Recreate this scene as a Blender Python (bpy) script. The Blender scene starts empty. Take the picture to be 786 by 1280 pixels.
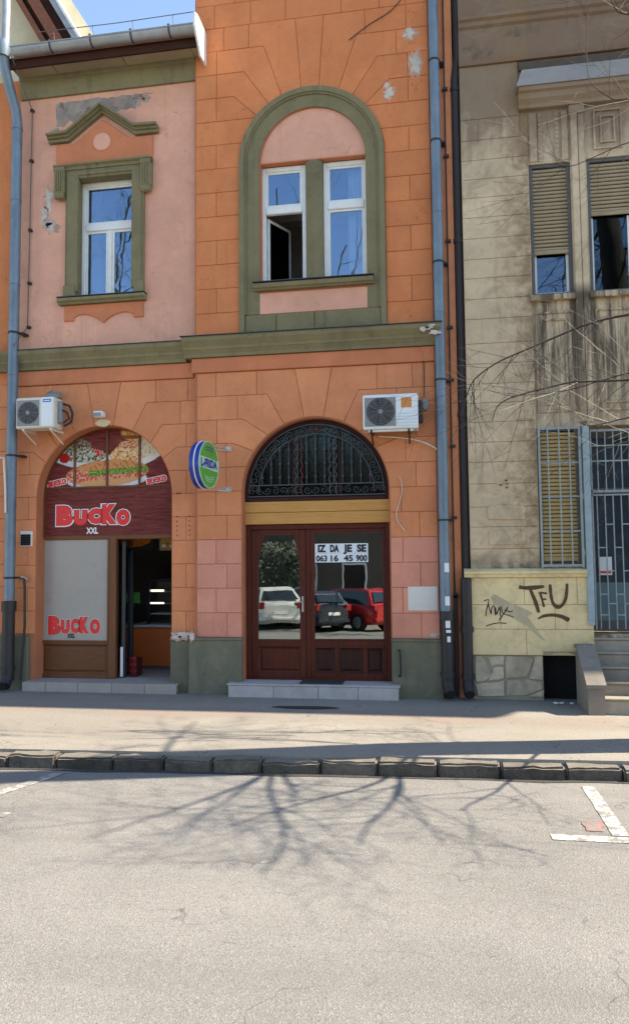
import bpy, bmesh, math, random
from math import sin, cos, pi, radians, sqrt, atan2
from mathutils import Vector, Matrix
from mathutils import noise as mnoise
random.seed(7)
S = bpy.context.scene
COL = S.collection

# ------------------------------------------------------------------ camera
cam_d = bpy.data.cameras.new("camera")
cam = bpy.data.objects.new("camera", cam_d)
COL.objects.link(cam)
cam_d.sensor_fit = 'VERTICAL'
cam_d.sensor_height = 36.0
cam_d.lens = 924.0 / 1280.0 * 36.0
cam_d.clip_end = 800.0
cam_d.clip_start = 0.05
_R = ((0.98731089, 0.15849642, -0.00980302), (-0.02005892, 0.06323779, -0.99779688), (-0.15752731, 0.98533236, 0.06561463))
_m = Matrix(((_R[0][0], -_R[1][0], -_R[2][0]), (_R[0][1], -_R[1][1], -_R[2][1]), (_R[0][2], -_R[1][2], -_R[2][2]))).to_4x4()
CAMY = -8.297
_m.translation = Vector((0.0, CAMY, 1.69))
cam.matrix_world = _m
S.camera = cam

# ------------------------------------------------------------------ world, sun, exposure
SUN_AZ = radians(3.6)      # behind the facade plane, coming from +X
SUN_EL = radians(45.0)
world = bpy.data.worlds.new("World")
S.world = world
world.use_nodes = True
wn = world.node_tree.nodes
wl = world.node_tree.links
wn.clear()
sky = wn.new("ShaderNodeTexSky")
sky.sky_type = 'NISHITA'
sky.sun_disc = False
sky.sun_elevation = SUN_EL
sky.sun_rotation = pi / 2 - SUN_AZ
sky.air_density = 1.0
sky.dust_density = 0.1
sky.ozone_density = 2.0
bg = wn.new("ShaderNodeBackground")
bg.inputs['Strength'].default_value = 0.15
wo = wn.new("ShaderNodeOutputWorld")
wl.new(sky.outputs[0], bg.inputs[0])
wl.new(bg.outputs[0], wo.inputs[0])
sun_d = bpy.data.lights.new("sun", 'SUN')
sun_d.energy = 4.6
sun_d.angle = radians(0.5)
sun_d.color = (1.0, 0.93, 0.84)
sun = bpy.data.objects.new("sun", sun_d)
COL.objects.link(sun)
_sd = Vector((cos(SUN_AZ) * cos(SUN_EL), sin(SUN_AZ) * cos(SUN_EL), sin(SUN_EL)))
sun.rotation_euler = _sd.to_track_quat('Z', 'Y').to_euler()
sun.location = (6, 2, 12)
S.view_settings.view_transform = 'Standard'
S.view_settings.look = 'None'
S.view_settings.exposure = 1.42
S.view_settings.gamma = 1.0
S.view_settings.use_curve_mapping = False
try:
    S.view_settings.use_white_balance = True
    S.view_settings.white_balance_temperature = 7250
    S.view_settings.white_balance_tint = 10
except Exception:
    pass
S.render.resolution_x = 628
S.render.resolution_y = 1024
S.render.film_transparent = False
try:
    S.cycles.max_bounces = 8
except Exception:
    pass


# ------------------------------------------------------------------ materials
def lin(c):
    if isinstance(c, str):
        c = [int(c[i:i + 2], 16) / 255 for i in (0, 2, 4)]
        c = [x / 12.92 if x <= .04045 else ((x + .055) / 1.055) ** 2.4 for x in c]
    return (c[0], c[1], c[2], 1.0)


class NT:
    def __init__(s, name):
        s.m = bpy.data.materials.new(name)
        s.m.use_nodes = True
        s.t = s.m.node_tree
        s.b = s.t.nodes["Principled BSDF"]
        s.o = s.t.nodes["Material Output"]
        s.tc = s.t.nodes.new("ShaderNodeTexCoord")

    def n(s, typ, **k):
        x = s.t.nodes.new(typ)
        for a, v in k.items():
            setattr(x, a, v)
        return x

    def l(s, a, b):
        s.t.links.new(a, b)

    def mapping(s, scale=(1, 1, 1), loc=(0, 0, 0), rot=(0, 0, 0)):
        m = s.n("ShaderNodeMapping")
        m.inputs['Scale'].default_value = scale
        m.inputs['Location'].default_value = loc
        m.inputs['Rotation'].default_value = rot
        s.l(s.tc.outputs['Object'], m.inputs[0])
        return m.outputs[0]

    def noise(s, scale, vec=None, detail=4, rough=.6, dist=0):
        n = s.n("ShaderNodeTexNoise")
        n.inputs['Scale'].default_value = scale
        n.inputs['Detail'].default_value = detail
        n.inputs['Roughness'].default_value = rough
        n.inputs['Distortion'].default_value = dist
        s.l(vec if vec is not None else s.tc.outputs['Object'], n.inputs['Vector'])
        return n.outputs['Fac']

    def ramp(s, fac, a, b, ca=0.0, cb=1.0):
        r = s.n("ShaderNodeMapRange")
        r.inputs['From Min'].default_value = a
        r.inputs['From Max'].default_value = b
        r.inputs['To Min'].default_value = ca
        r.inputs['To Max'].default_value = cb
        s.l(fac, r.inputs['Value'])
        return r.outputs[0]

    def math(s, op, a, b=None):
        r = s.n("ShaderNodeMath", operation=op)
        for i, v in enumerate((a, b)):
            if v is None:
                continue
            if isinstance(v, (int, float)):
                r.inputs[i].default_value = v
            else:
                s.l(v, r.inputs[i])
        return r.outputs[0]

    def mix(s, fac, a, b, mode='MIX'):
        r = s.n("ShaderNodeMix", data_type='RGBA', blend_type=mode)
        if isinstance(fac, (int, float)):
            r.inputs[0].default_value = fac
        else:
            s.l(fac, r.inputs[0])
        for i, v in ((6, a), (7, b)):
            if isinstance(v, (tuple, str)):
                r.inputs[i].default_value = lin(v) if not (isinstance(v, tuple) and len(v) == 4) else v
            else:
                s.l(v, r.inputs[i])
        return r.outputs[2]

    def sep(s):
        r = s.n("ShaderNodeSeparateXYZ")
        s.l(s.tc.outputs['Object'], r.inputs[0])
        return r.outputs

    def finish(s, col, rough=.85, bump=None, bstr=.3, bdist=.01, metal=0.0, spec=.3):
        if isinstance(col, (tuple, str)):
            s.b.inputs['Base Color'].default_value = lin(col) if len(col) != 4 else col
        else:
            s.l(col, s.b.inputs['Base Color'])
        if isinstance(rough, (int, float)):
            s.b.inputs['Roughness'].default_value = rough
        else:
            s.l(rough, s.b.inputs['Roughness'])
        s.b.inputs['Metallic'].default_value = metal
        s.b.inputs['Specular IOR Level'].default_value = spec
        if bump is not None:
            b = s.n("ShaderNodeBump")
            b.inputs['Strength'].default_value = bstr
            b.inputs['Distance'].default_value = bdist
            s.l(bump, b.inputs['Height'])
            s.l(b.outputs[0], s.b.inputs['Normal'])
        return s.m


M = {}


def plaster(name, c, var=.14, stain=.3, stain_col=(.12, .09, .06), sc=1.0, rnd=.07, streak=.25, bump=.35, seed=0, chips=0.0, chip_col=(.55, .5, .42), wash=0.0):
    t = NT(name)
    base = lin(c)
    dk = tuple(x * (1 - var) for x in base[:3]) + (1,)
    lt = tuple(min(1, x * (1 + var)) for x in base[:3]) + (1,)
    v = t.mapping(loc=(seed, seed * .7, seed * 1.3))
    n1 = t.noise(1.7 * sc, v, 6, .65, .4)
    col = t.mix(t.ramp(n1, .3, .7), dk, lt)
    n2 = t.noise(14 * sc, v, 5, .7)
    col = t.mix(t.ramp(n2, .35, .75, 0, .35), col, tuple(x * .8 for x in base[:3]) + (1,))
    # blotchy stains
    n3 = t.noise(.9 * sc, t.mapping(loc=(seed + 9, 3, 5)), 8, .7, .8)
    col = t.mix(t.ramp(n3, .55, .8, 0, stain), col, stain_col + (1,))
    # vertical rain streaks
    vs = t.mapping(scale=(9, 9, .55), loc=(seed, 0, 0))
    n4 = t.noise(1.0, vs, 5, .6, .2)
    col = t.mix(t.ramp(n4, .56, .85, 0, streak), col, stain_col + (1,))
    if chips > 0:
        n5 = t.noise(7, t.mapping(loc=(2, seed, 1)), 7, .75)
        col = t.mix(t.ramp(n5, .72 - chips, .735 - chips, 0, 1), col, chip_col + (1,))
    if wash > 0:
        n6 = t.noise(3.1 * sc, t.mapping(loc=(seed + 31, 2, 8), scale=(1, 1, .7)), 7, .72, .6)
        col = t.mix(t.ramp(n6, .50, .68, 0, wash), col, tuple(min(1, x * .78 + y_) for x, y_ in zip(base[:3], (.16, .115, .06))) + (1,))
        n7 = t.noise(22 * sc, t.mapping(loc=(seed, 5, 1)), 6, .8)
        col = t.mix(t.ramp(n7, .60, .72, 0, wash * .9), col, tuple(x * .62 for x in base[:3]) + (1,))
        cr = t.n("ShaderNodeTexVoronoi", feature='DISTANCE_TO_EDGE')
        cr.inputs['Scale'].default_value = 1.1
        wv = t.n("ShaderNodeVectorMath", operation='ADD')
        nn = t.n("ShaderNodeTexNoise")
        nn.inputs['Scale'].default_value = 2.6
        nn.inputs['Detail'].default_value = 5
        t.l(v, nn.inputs['Vector']); t.l(v, wv.inputs[0]); t.l(nn.outputs['Color'], wv.inputs[1]); t.l(wv.outputs[0], cr.inputs['Vector'])
        ck = t.math('MULTIPLY', t.ramp(cr.outputs['Distance'], 0, .005, 1, 0), t.ramp(n6, .42, .58, .75, 0))
        col = t.mix(ck, col, tuple(x * .45 for x in base[:3]) + (1,))
    if rnd > 0:
        oi = t.n("ShaderNodeObjectInfo")
        h = t.n("ShaderNodeHueSaturation")
        t.l(t.ramp(oi.outputs['Random'], 0, 1, 1 - rnd, 1 + rnd), h.inputs['Value'])
        t.l(col, h.inputs['Color'])
        col = h.outputs[0]
    bn = t.math('ADD', t.math('MULTIPLY', t.noise(60, v, 4, .7), .5), t.math('MULTIPLY', t.noise(6, v, 5, .6), 1.2))
    M[name] = t.finish(col, t.ramp(n2, 0, 1, .75, .95), bn, bump, .006, spec=.2)
    return M[name]


def simple(name, c, rough=.6, metal=0.0, var=.1, nsc=12, bump=.15, spec=.4, dirt=.0, dirt_col=(.05, .04, .03), scale=(1, 1, 1)):
    t = NT(name)
    base = lin(c)
    v = t.mapping(scale=scale)
    n1 = t.noise(nsc, v, 5, .65)
    col = t.mix(t.ramp(n1, .3, .7), tuple(x * (1 - var) for x in base[:3]) + (1,), tuple(min(1, x * (1 + var)) for x in base[:3]) + (1,))
    if dirt > 0:
        n2 = t.noise(2.5, v, 7, .7, .5)
        col = t.mix(t.ramp(n2, .48, .75, 0, dirt), col, dirt_col + (1,))
    M[name] = t.finish(col, t.ramp(n1, .2, .8, max(.02, rough - .08), min(1, rough + .08)), n1, bump, .003, metal, spec)
    return M[name]


def glass(name, tint, refl=.3, see=.5, wav=.02, rough=0.0, gcol=(.95, .97, 1)):
    """thin window glass: part see-through, part mirror"""
    t = NT(name)
    t.t.nodes.remove(t.b)
    tr = t.n("ShaderNodeBsdfTransparent")
    tr.inputs[0].default_value = lin(tint)
    gl = t.n("ShaderNodeBsdfGlossy")
    gl.inputs['Roughness'].default_value = rough
    gl.inputs['Color'].default_value = gcol + (1,)
    if wav > 0:
        b = t.n("ShaderNodeBump")
        b.inputs['Strength'].default_value = wav
        b.inputs['Distance'].default_value = .05
        t.l(t.noise(2.2, None, 2, .5), b.inputs['Height'])
        t.l(b.outputs[0], gl.inputs['Normal'])
    fr = t.n("ShaderNodeFresnel")
    fr.inputs['IOR'].default_value = 1.45
    f = t.math('ADD', t.math('MULTIPLY', fr.outputs[0], 1.0), refl)
    f = t.math('MINIMUM', f, 1.0)
    mx = t.n("ShaderNodeMixShader")
    t.l(f, mx.inputs[0])
    t.l(tr.outputs[0], mx.inputs[1])
    t.l(gl.outputs[0], mx.inputs[2])
    t.l(mx.outputs[0], t.o.inputs[0])
    M[name] = t.m


def wood(name, c1, c2, scale=(1.5, 20, 20), rough=.45, spec=.4, bump=.2):
    t = NT(name)
    v = t.mapping(scale=scale)
    n1 = t.noise(3, v, 6, .6, 1.2)
    n2 = t.noise(2, t.mapping(), 3, .5)
    col = t.mix(t.ramp(n1, .3, .7), lin(c1), lin(c2))
    col = t.mix(t.ramp(n2, .4, .8, 0, .3), col, lin(c1))
    M[name] = t.finish(col, t.ramp(n1, 0, 1, rough, rough + .15), n1, bump, .003, 0, spec)


# facade paints
plaster('orange_low', (.62, .23, .105), seed=1, stain=.5, stain_col=(.34, .12, .075), streak=.45, wash=.32, bump=.5)
plaster('orange_up', (.61, .205, .08), seed=4, stain=.5, stain_col=(.38, .115, .05), streak=.45, rnd=.05, wash=.25, bump=.5)
plaster('pink_low', (.61, .255, .175), seed=6, stain=.45, stain_col=(.38, .17, .12), streak=.4, wash=.3, bump=.5)
plaster('pink_wall', (.68, .345, .24), seed=2, stain=.5, stain_col=(.42, .2, .14), streak=.5, rnd=0, wash=.3, bump=.5)
plaster('orange_trim', (.55, .19, .09), seed=8, stain=.25, stain_col=(.3, .1, .06), rnd=.02)
plaster('joint', (.44, .16, .08), seed=3, rnd=0)
plaster('green_trim', (.205, .175, .095), seed=5, stain=.7, stain_col=(.075, .07, .05), streak=.8, rnd=.05, bump=.6, wash=.2, sc=1.4)
plaster('green_plinth', (.14, .135, .095), seed=7, stain=.6, stain_col=(.07, .08, .06), streak=.7, rnd=.06, chips=.03, chip_col=(.25, .25, .21), wash=.3, sc=1.5)
plaster('soffit', (.30, .24, .15), seed=9, stain=.5, stain_col=(.14, .1, .06), rnd=.05)
plaster('cream_wall', (.62, .56, .40), seed=11, stain=.4, stain_col=(.25, .2, .12), rnd=0)
plaster('peeled', (.31, .26, .225), var=.35, seed=12, stain=.95, stain_col=(.50, .27, .19), sc=3.5, rnd=.1, bump=1.0, chips=.14, chip_col=(.20, .125, .10))
plaster('bare_white', (.50, .44, .38), var=.25, seed=13, stain=.7, stain_col=(.45, .25, .18), sc=4, rnd=.1, bump=.8)
plaster('scuffed_plaster', (.50, .30, .22), seed=19, stain=.6, stain_col=(.4, .2, .13), sc=5, rnd=.1, bump=.8)
plaster('white_patch', (.62, .60, .55), seed=14, stain=.15, rnd=0, bump=.1)
plaster('render_cream_patch', (.6, .5, .3), seed=15, rnd=0)
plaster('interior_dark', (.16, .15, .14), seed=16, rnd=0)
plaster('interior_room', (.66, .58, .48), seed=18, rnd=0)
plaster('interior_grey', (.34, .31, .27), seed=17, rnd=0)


def right_plaster(name, c, seed, grime, low=False):
    """old unpainted render: soot band high up, run-off streaks under the sills"""
    t = NT(name)
    base = lin(c)
    v = t.mapping(loc=(seed, seed, 0))
    n1 = t.noise(1.3, v, 8, .7, .6)
    n2 = t.noise(9, v, 6, .7, .3)
    col = t.mix(t.ramp(n1, .3, .7), tuple(x * .78 for x in base[:3]) + (1,), tuple(min(1, x * 1.15) for x in base[:3]) + (1,))
    col = t.mix(t.ramp(n2, .5, .75, 0, .4), col, (.22, .165, .10, 1))
    xyz = t.sep()
    X, Z = xyz[0], xyz[2]
    vs = t.mapping(scale=(7, 7, .6), loc=(seed, 0, 2))
    st = t.noise(1.2, vs, 7, .7, .5)
    if not low:
        # soot and damp near the top moulding (object z = world z - .18)
        up = t.ramp(Z, 5.2, 7.3, -.40, .50)
        f = t.ramp(t.math('ADD', t.math('ADD', t.math('MULTIPLY', n1, .9), t.math('MULTIPLY', st, .45)), up), .58, .84, 0, .80)
        col = t.mix(f, col, (.17, .112, .078, 1))
        # run-off below the first floor windows
        z1 = t.ramp(Z, 2.4, 3.6, .1, 1)
        z2 = t.ramp(Z, 4.4, 4.55, 1, 0)
        x1 = t.ramp(X, .55, .85, 0, 1)
        f2 = t.math('MULTIPLY', t.math('MULTIPLY', z1, z2), x1)
        f2 = t.math('MULTIPLY', f2, t.ramp(st, .40, .56, 0, .92))
        col = t.mix(f2, col, (.085, .068, .05, 1))
        # brown staining along window jambs
        jx = t.math('MULTIPLY', t.ramp(X, .3, .68, 0, 1), t.ramp(X, .72, .78, 1, 0))
        f3 = t.math('MULTIPLY', jx, t.ramp(t.math('ADD', t.math('MULTIPLY', n2, .5), t.math('MULTIPLY', n1, .5)), .42, .56, 0, .85))
        col = t.mix(f3, col, (.24, .155, .085, 1))
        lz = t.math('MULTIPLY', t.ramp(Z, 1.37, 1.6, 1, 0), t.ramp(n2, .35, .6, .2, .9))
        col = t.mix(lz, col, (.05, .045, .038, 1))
        gr_ = t.noise(2.6, t.mapping(loc=(seed * 3, 4, 4)), 9, .75, .8)
        col = t.mix(t.ramp(gr_, .52, .66, 0, .5), col, (.27, .205, .135, 1))
    else:
        lz = t.math('MULTIPLY', t.ramp(Z, .0, .5, .8, 0), t.ramp(n1, .35, .7, .2, .9))
        col = t.mix(lz, col, (.11, .10, .085, 1))
    col = t.mix(t.ramp(st, .58, .8, 0, grime), col, (.10, .08, .055, 1))
    bn = t.math('ADD', t.math('MULTIPLY', t.noise(70, v, 4, .7), .4), t.math('MULTIPLY', n2, 1.2))
    M[name] = t.finish(col, .92, bn, .5, .008, spec=.15)


right_plaster('beige_render', (.59, .455, .30), 1, .45)
right_plaster('beige_smooth', (.59, .46, .31), 5, .4)
right_plaster('beige_dark', (.36, .245, .17), 9, .4)
right_plaster('yellow_base', (.66, .53, .30), 3, .3, low=True)
plaster('base_stone', (.42, .36, .265), var=.4, seed=21, stain=.8, stain_col=(.20, .165, .12), sc=2.5, rnd=.22, bump=1.0, wash=.3)
plaster('base_mortar', (.30, .26, .19), seed=22, stain=.4, rnd=0, bump=.6)
plaster('zinc_hood', (.30, .27, .245), seed=23, stain=.45, stain_col=(.13, .12, .11), rnd=0, bump=.15)
plaster('hood_grime', (.085, .07, .055), seed=24, stain=.5, sc=6, rnd=0, bump=1.0)
simple('blue_paint', (.26, .34, .37), .5, var=.12, nsc=9, dirt=.4, dirt_col=(.16, .18, .17))
simple('grille_paint', (.26, .30, .30), .5, var=.15, nsc=25, dirt=.3, dirt_col=(.08, .07, .06))
simple('zinc_pipe', (.15, .20, .245), .5, metal=.3, var=.22, nsc=9, dirt=.75, dirt_col=(.09, .115, .14), scale=(1, 1, .4))
simple('zinc_light', (.33, .35, .37), .45, metal=.4, var=.15, nsc=7, dirt=.35, dirt_col=(.14, .13, .12))
simple('iron_black', (.022, .020, .021), .55, var=.25, nsc=12, bump=.4, dirt=.3, dirt_col=(.06, .045, .04))
simple('iron_brown', (.028, .020, .020), .6, var=.2, nsc=8, bump=.3, dirt=.25, dirt_col=(.05, .04, .035))
simple('wire_grey', (.12, .11, .10), .6)
simple('hole_black', (.004, .004, .004), .9, bump=0)
simple('white_paint', (.72, .72, .69), .45, var=.05, nsc=10, dirt=.22, dirt_col=(.4, .39, .36))
simple('window_dark_paint', (.10, .10, .095), .6, dirt=.3)
simple('white_plastic', (.70, .71, .71), .4, var=.04, nsc=5, dirt=.2, dirt_col=(.42, .40, .36))
simple('cream_plastic', (.62, .58, .48), .5, var=.05, dirt=.35, dirt_col=(.3, .26, .2))
simple('grey_plastic', (.22, .225, .22), .5, var=.06)
simple('fan_dark', (.045, .045, .045), .6, var=.2, nsc=20)
simple('label_orange', (.55, .22, .05), .5, var=.1)
simple('label_blue', (.02, .16, .45), .4, var=.03)
simple('pale_blue_tint', (.45, .6, .62), .5)
simple('cable_white', (.62, .56, .47), .5)
simple('cable_black', (.02, .018, .02), .6)
wood('door_wood', (.052, .010, .005), (.115, .024, .012), (20, 20, 1.2), .42, .22)
wood('door_wood_dark', (.026, .009, .007), (.055, .016, .011), (20, 20, 1.2), .42, .2)
wood('shop_wood', (.105, .036, .012), (.175, .062, .022), (1.2, 14, 14), .42, .35)
wood('shop_wood_v', (.115, .040, .014), (.185, .066, .024), (16, 16, 1), .42, .35)
wood('varnish_board', (.42, .19, .04), (.60, .31, .085), (1.0, 30, 30), .4, .4)
wood('sign_wood', (.060, .008, .008), (.26, .060, .050), (1.4, 26, 26), .5, .15, .05)
wood('rafter', (.12, .045, .03), (.30, .13, .085), (4, 20, 20), .8, .1, .6)
wood('dark_fascia', (.035, .016, .012), (.07, .03, .022), (2, 20, 20), .8, .1, .6)
simple('film_grey', (.34, .31, .275), .3, var=.05, nsc=1.5, bump=0)
simple('print_red', (.74, .020, .022), .35, var=.06, nsc=6, bump=0)
simple('print_red_dark', (.30, .006, .010), .4, bump=0)
simple('print_white', (.80, .80, .78), .4, var=.03, bump=0)
simple('print_black', (.012, .012, .014), .45, bump=0)
simple('paper_white', (.66, .70, .74), .6, var=.03, bump=0)
simple('sign_blue', (.010, .035, .26), .3, var=.15, nsc=5, bump=0)
simple('sign_green', (.085, .33, .045), .35, var=.2, nsc=6, bump=0)
simple('sign_pale', (.42, .62, .48), .35, bump=0)
simple('galvanised', (.45, .43, .40), .4, metal=.5)
simple('counter_orange', (.62, .14, .03), .4, var=.08, nsc=4)
simple('counter_top', (.5, .5, .48), .3)
simple('menu_orange', (.55, .18, .03), .4, var=.4, nsc=20)
simple('menu_yellow', (.5, .33, .08), .4, var=.5, nsc=25)
simple('note_green', (.07, .28, .05), .6)
simple('crate_maroon', (.09, .012, .018), .4)
simple('shutter_slat', (.33, .255, .155), .6, var=.12, nsc=6, dirt=.5, dirt_col=(.12, .085, .05), scale=(1, 1, 3))
simple('shutter_tan', (.46, .33, .145), .6, var=.12, nsc=6, dirt=.45, dirt_col=(.17, .11, .05))
simple('curtain_pale', (.80, .82, .84), .9, var=.12, nsc=3)
simple('curtain_cream', (.40, .33, .25), .9, var=.2, nsc=8)
simple('frosted_blue', (.02, .035, .05), .25, var=.3, nsc=3)
simple('frosted_teal', (.10, .17, .19), .3, var=.15, nsc=3)
simple('doormat', (.03, .028, .026), .95, var=.3, nsc=60, bump=.8)
simple('trim_zinc_dark', (.06, .065, .08), .5, metal=.3, var=.2)
glass('pane_sky', (.80, .84, .88), .19, wav=.03, gcol=(.56, .77, 1.0))
glass('pane_dull', (.5, .55, .6), .09, wav=.03, gcol=(.6, .78, 1.0))
glass('pane_shop', (.30, .34, .32), .34, wav=.012, gcol=(.85, .92, .88))
glass('pane_dark', (.4, .42, .42), .04, wav=.03, gcol=(.6, .8, 1.0))
glass('pane_fan', (.6, .65, .62), .0, wav=.06, gcol=(.6, .75, .72), rough=.12)


def tile_mat(name, c, rnd=.2, rough=.8, sc=6, st=.4):
    plaster(name, c, var=.15, rnd=rnd, sc=sc, stain=st, stain_col=(.08, .05, .04), bump=.5, seed=31)


tile_mat('roof_clay', (.22, .10, .07))
plaster('marble', (.40, .37, .36), var=.15, rnd=.06, sc=3, stain=.35, stain_col=(.28, .2, .19), streak=.1, bump=.1, seed=33)
plaster('step_tile', (.33, .29, .26), var=.1, rnd=.05, sc=3, stain=.3, stain_col=(.2, .17, .15), streak=.1, bump=.1, seed=34)
plaster('step_stone', (.30, .265, .21), var=.2, rnd=.12, sc=3, stain=.5, stain_col=(.12, .11, .10), bump=.6, seed=35)
plaster('step_conc', (.215, .19, .16), var=.2, rnd=0, sc=2.5, stain=.4, stain_col=(.11, .11, .11), bump=.5, seed=36)
plaster('kerb_granite', (.10, .088, .075), var=.4, rnd=.22, sc=5, stain=.5, stain_col=(.06, .055, .05), bump=.9, seed=37)


def asphalt(name, c, seed, red=False, grain=1.0):
    t = NT(name)
    base = lin(c)
    v = t.mapping(loc=(seed, seed, 0))
    big = t.noise(.45, v, 5, .6, .5)
    mid = t.noise(3.0, v, 6, .7, .3)
    col = t.mix(t.ramp(big, .3, .7), tuple(x * .86 for x in base[:3]) + (1,), tuple(x * 1.12 for x in base[:3]) + (1,))
    col = t.mix(t.ramp(mid, .45, .8, 0, .35), col, tuple(x * .70 for x in base[:3]) + (1,))
    vo = t.n("ShaderNodeTexVoronoi", feature='F1')
    vo.inputs['Scale'].default_value = 150
    t.l(v, vo.inputs['Vector'])
    vc = t.n("ShaderNodeSeparateColor")
    t.l(vo.outputs['Color'], vc.inputs[0])
    col = t.mix(t.ramp(vc.outputs[0], .72, .95, 0, .40 * grain), col, tuple(min(1, x * 1.7) for x in base[:3]) + (1,))
    col = t.mix(t.ramp(vc.outputs[1], .74, .97, 0, .55 * grain), col, tuple(x * .45 for x in base[:3]) + (1,))
    # tar spots and stains
    sp = t.noise(1.7, t.mapping(loc=(seed + 4, 1, 0), scale=(1, 1.8, 1)), 3, .5, .2)
    col = t.mix(t.ramp(sp, .70, .78, 0, .5), col, tuple(x * .55 for x in base[:3]) + (1,))
    # tyre-polished and oily bands along the road
    ln = t.noise(1.0, t.mapping(scale=(.12, 1.6, 1), loc=(seed, 3, 0)), 5, .6, .4)
    col = t.mix(t.ramp(ln, .46, .66, 0, .32), col, tuple(x * .66 for x in base[:3]) + (1,))
    col = t.mix(t.ramp(ln, .30, .44, .25, 0), col, tuple(min(1, x * 1.25) for x in base[:3]) + (1,))
    # hairline cracks
    cr = t.n("ShaderNodeTexVoronoi", feature='DISTANCE_TO_EDGE')
    cr.inputs['Scale'].default_value = .55
    wv = t.n("ShaderNodeVectorMath", operation='ADD')
    nn = t.n("ShaderNodeTexNoise")
    nn.inputs['Scale'].default_value = 3
    t.l(v, nn.inputs['Vector'])
    t.l(v, wv.inputs[0])
    t.l(nn.outputs['Color'], wv.inputs[1])
    t.l(wv.outputs[0], cr.inputs['Vector'])
    ck = t.math('MULTIPLY', t.ramp(cr.outputs['Distance'], 0, .006, 1, 0), t.ramp(mid, .45, .6, 0, .7))
    col = t.mix(ck, col, tuple(x * .35 for x in base[:3]) + (1,))
    if red:
        xyz = t.sep()
        n = t.noise(2.2, t.mapping(scale=(.5, 1, 1), loc=(3, 7, 0)), 6, .7, .4)
        band = t.math('MULTIPLY', t.math('MULTIPLY', t.ramp(xyz[1], -1.25, -.95, 0, 1), t.ramp(xyz[1], -.8, -.6, 1, 0)), t.ramp(n, .44, .64, 0, .5))
        col = t.mix(band, col, (.27, .165, .125, 1))
        wall_dk = t.math('MULTIPLY', t.ramp(xyz[1], -.5, -.05, 0, .6), t.ramp(mid, .3, .6, .4, 1))  # darker towards the wall
        col = t.mix(wall_dk, col, tuple(x * .5 for x in base[:3]) + (1,))
    bn = t.math('ADD', vo.outputs['Distance'], t.math('MULTIPLY', mid, .8))
    M[name] = t.finish(col, .9, bn, .5 * grain, .005, spec=.25)


asphalt('road_asphalt', (.208, .200, .183), 2)
asphalt('pavement_asphalt', (.265, .244, .208), 9, red=True, grain=.7)


_t = NT('kerb_granite')
_v = _t.mapping(loc=(3, 7, 1))
_n = _t.noise(6, _v, 7, .75, .3); _n2 = _t.noise(45, _v, 4, .8)
_c = _t.mix(_t.ramp(_n, .3, .7), (.050, .043, .036, 1), (.135, .118, .098, 1))
_c = _t.mix(_t.ramp(_n2, .5, .7, 0, .6), _c, (.03, .026, .022, 1))
_oi = _t.n("ShaderNodeObjectInfo"); _h = _t.n("ShaderNodeHueSaturation")
_t.l(_t.ramp(_oi.outputs['Random'], 0, 1, .7, 1.25), _h.inputs['Value']); _t.l(_c, _h.inputs['Color'])
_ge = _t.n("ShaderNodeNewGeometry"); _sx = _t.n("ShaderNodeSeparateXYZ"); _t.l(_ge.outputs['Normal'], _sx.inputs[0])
_c = _t.mix(_t.math('MULTIPLY', _t.ramp(_sx.outputs[2], .55, .9), _t.ramp(_n, .35, .6, .55, 1)), _h.outputs[0], (.20, .18, .15, 1))  # pale up-facing tops: sunlit look put into the colour along with pavement dust
M['kerb_granite'] = _t.finish(_c, .9, _t.math('ADD', _n, _t.math('MULTIPLY', _n2, .4)), .8, .012, spec=.15)


def worn_paint(name, c, thr, fade=1.0):
    t = NT(name)
    n = t.noise(14, None, 8, .8, .3)
    n2 = t.noise(2, None, 4, .6)
    f = t.math('MULTIPLY', t.ramp(t.math('ADD', n, t.math('MULTIPLY', n2, .3)), thr, thr + .1, 0, 1), fade)
    col = t.mix(f, (.208, .200, .183, 1), lin(c))
    M[name] = t.finish(col, .8, n, .3, .003)


worn_paint('line_white', (.56, .54, .49), .61)
worn_paint('line_faint', (.42, .40, .36), .60)
worn_paint('spot_red', (.42, .15, .12), .63)
plaster('bark', (.14, .115, .085), var=.3, rnd=0, sc=5, stain=.4, stain_col=(.05, .04, .03), bump=1.0, seed=41)
simple('twig', (.050, .038, .028), .8, var=.35, nsc=3)
simple('twig_sunlit', (.26, .22, .165), .8, var=.3, nsc=3)  # paler copy of the twig colour, standing in for sunlit twigs
for nm, c in (('car_red', (.42, .012, .014)), ('car_black', (.014, .017, .030)), ('car_white', (.62, .62, .58)), ('car_silver', (.17, .18, .19))):
    simple(nm, c, .25, metal=.2, var=.02, bump=0, spec=.6)
simple('dark_sheet_grey', (.042, .045, .042), .8, var=.3, nsc=4)
simple('tyre', (.016, .016, .016), .85)
simple('rim', (.4, .4, .4), .3, metal=.6)
simple('car_glass', (.015, .02, .022), .08, bump=0, spec=.8)
simple('lamp_red', (.3, .01, .01), .3)
simple('lamp_clear', (.6, .6, .58), .2)
simple('plate_white', (.7, .7, .68), .4)
plaster('far_roof', (.07, .05, .04), seed=53, rnd=0)
plaster('far_wall', (.10, .085, .07), seed=51, rnd=0, sc=.6)
plaster('far_wall_light', (.34, .32, .28), seed=52, rnd=0, sc=.6)
simple('leaf_dark', (.075, .085, .06), .7, var=.4, nsc=2)
_t = NT('lamp_white')
_t.b.inputs['Emission Color'].default_value = (1, .95, .85, 1)
_t.b.inputs['Emission Strength'].default_value = 1.3
M['lamp_white'] = _t.finish((.8, .8, .78), .4)


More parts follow.
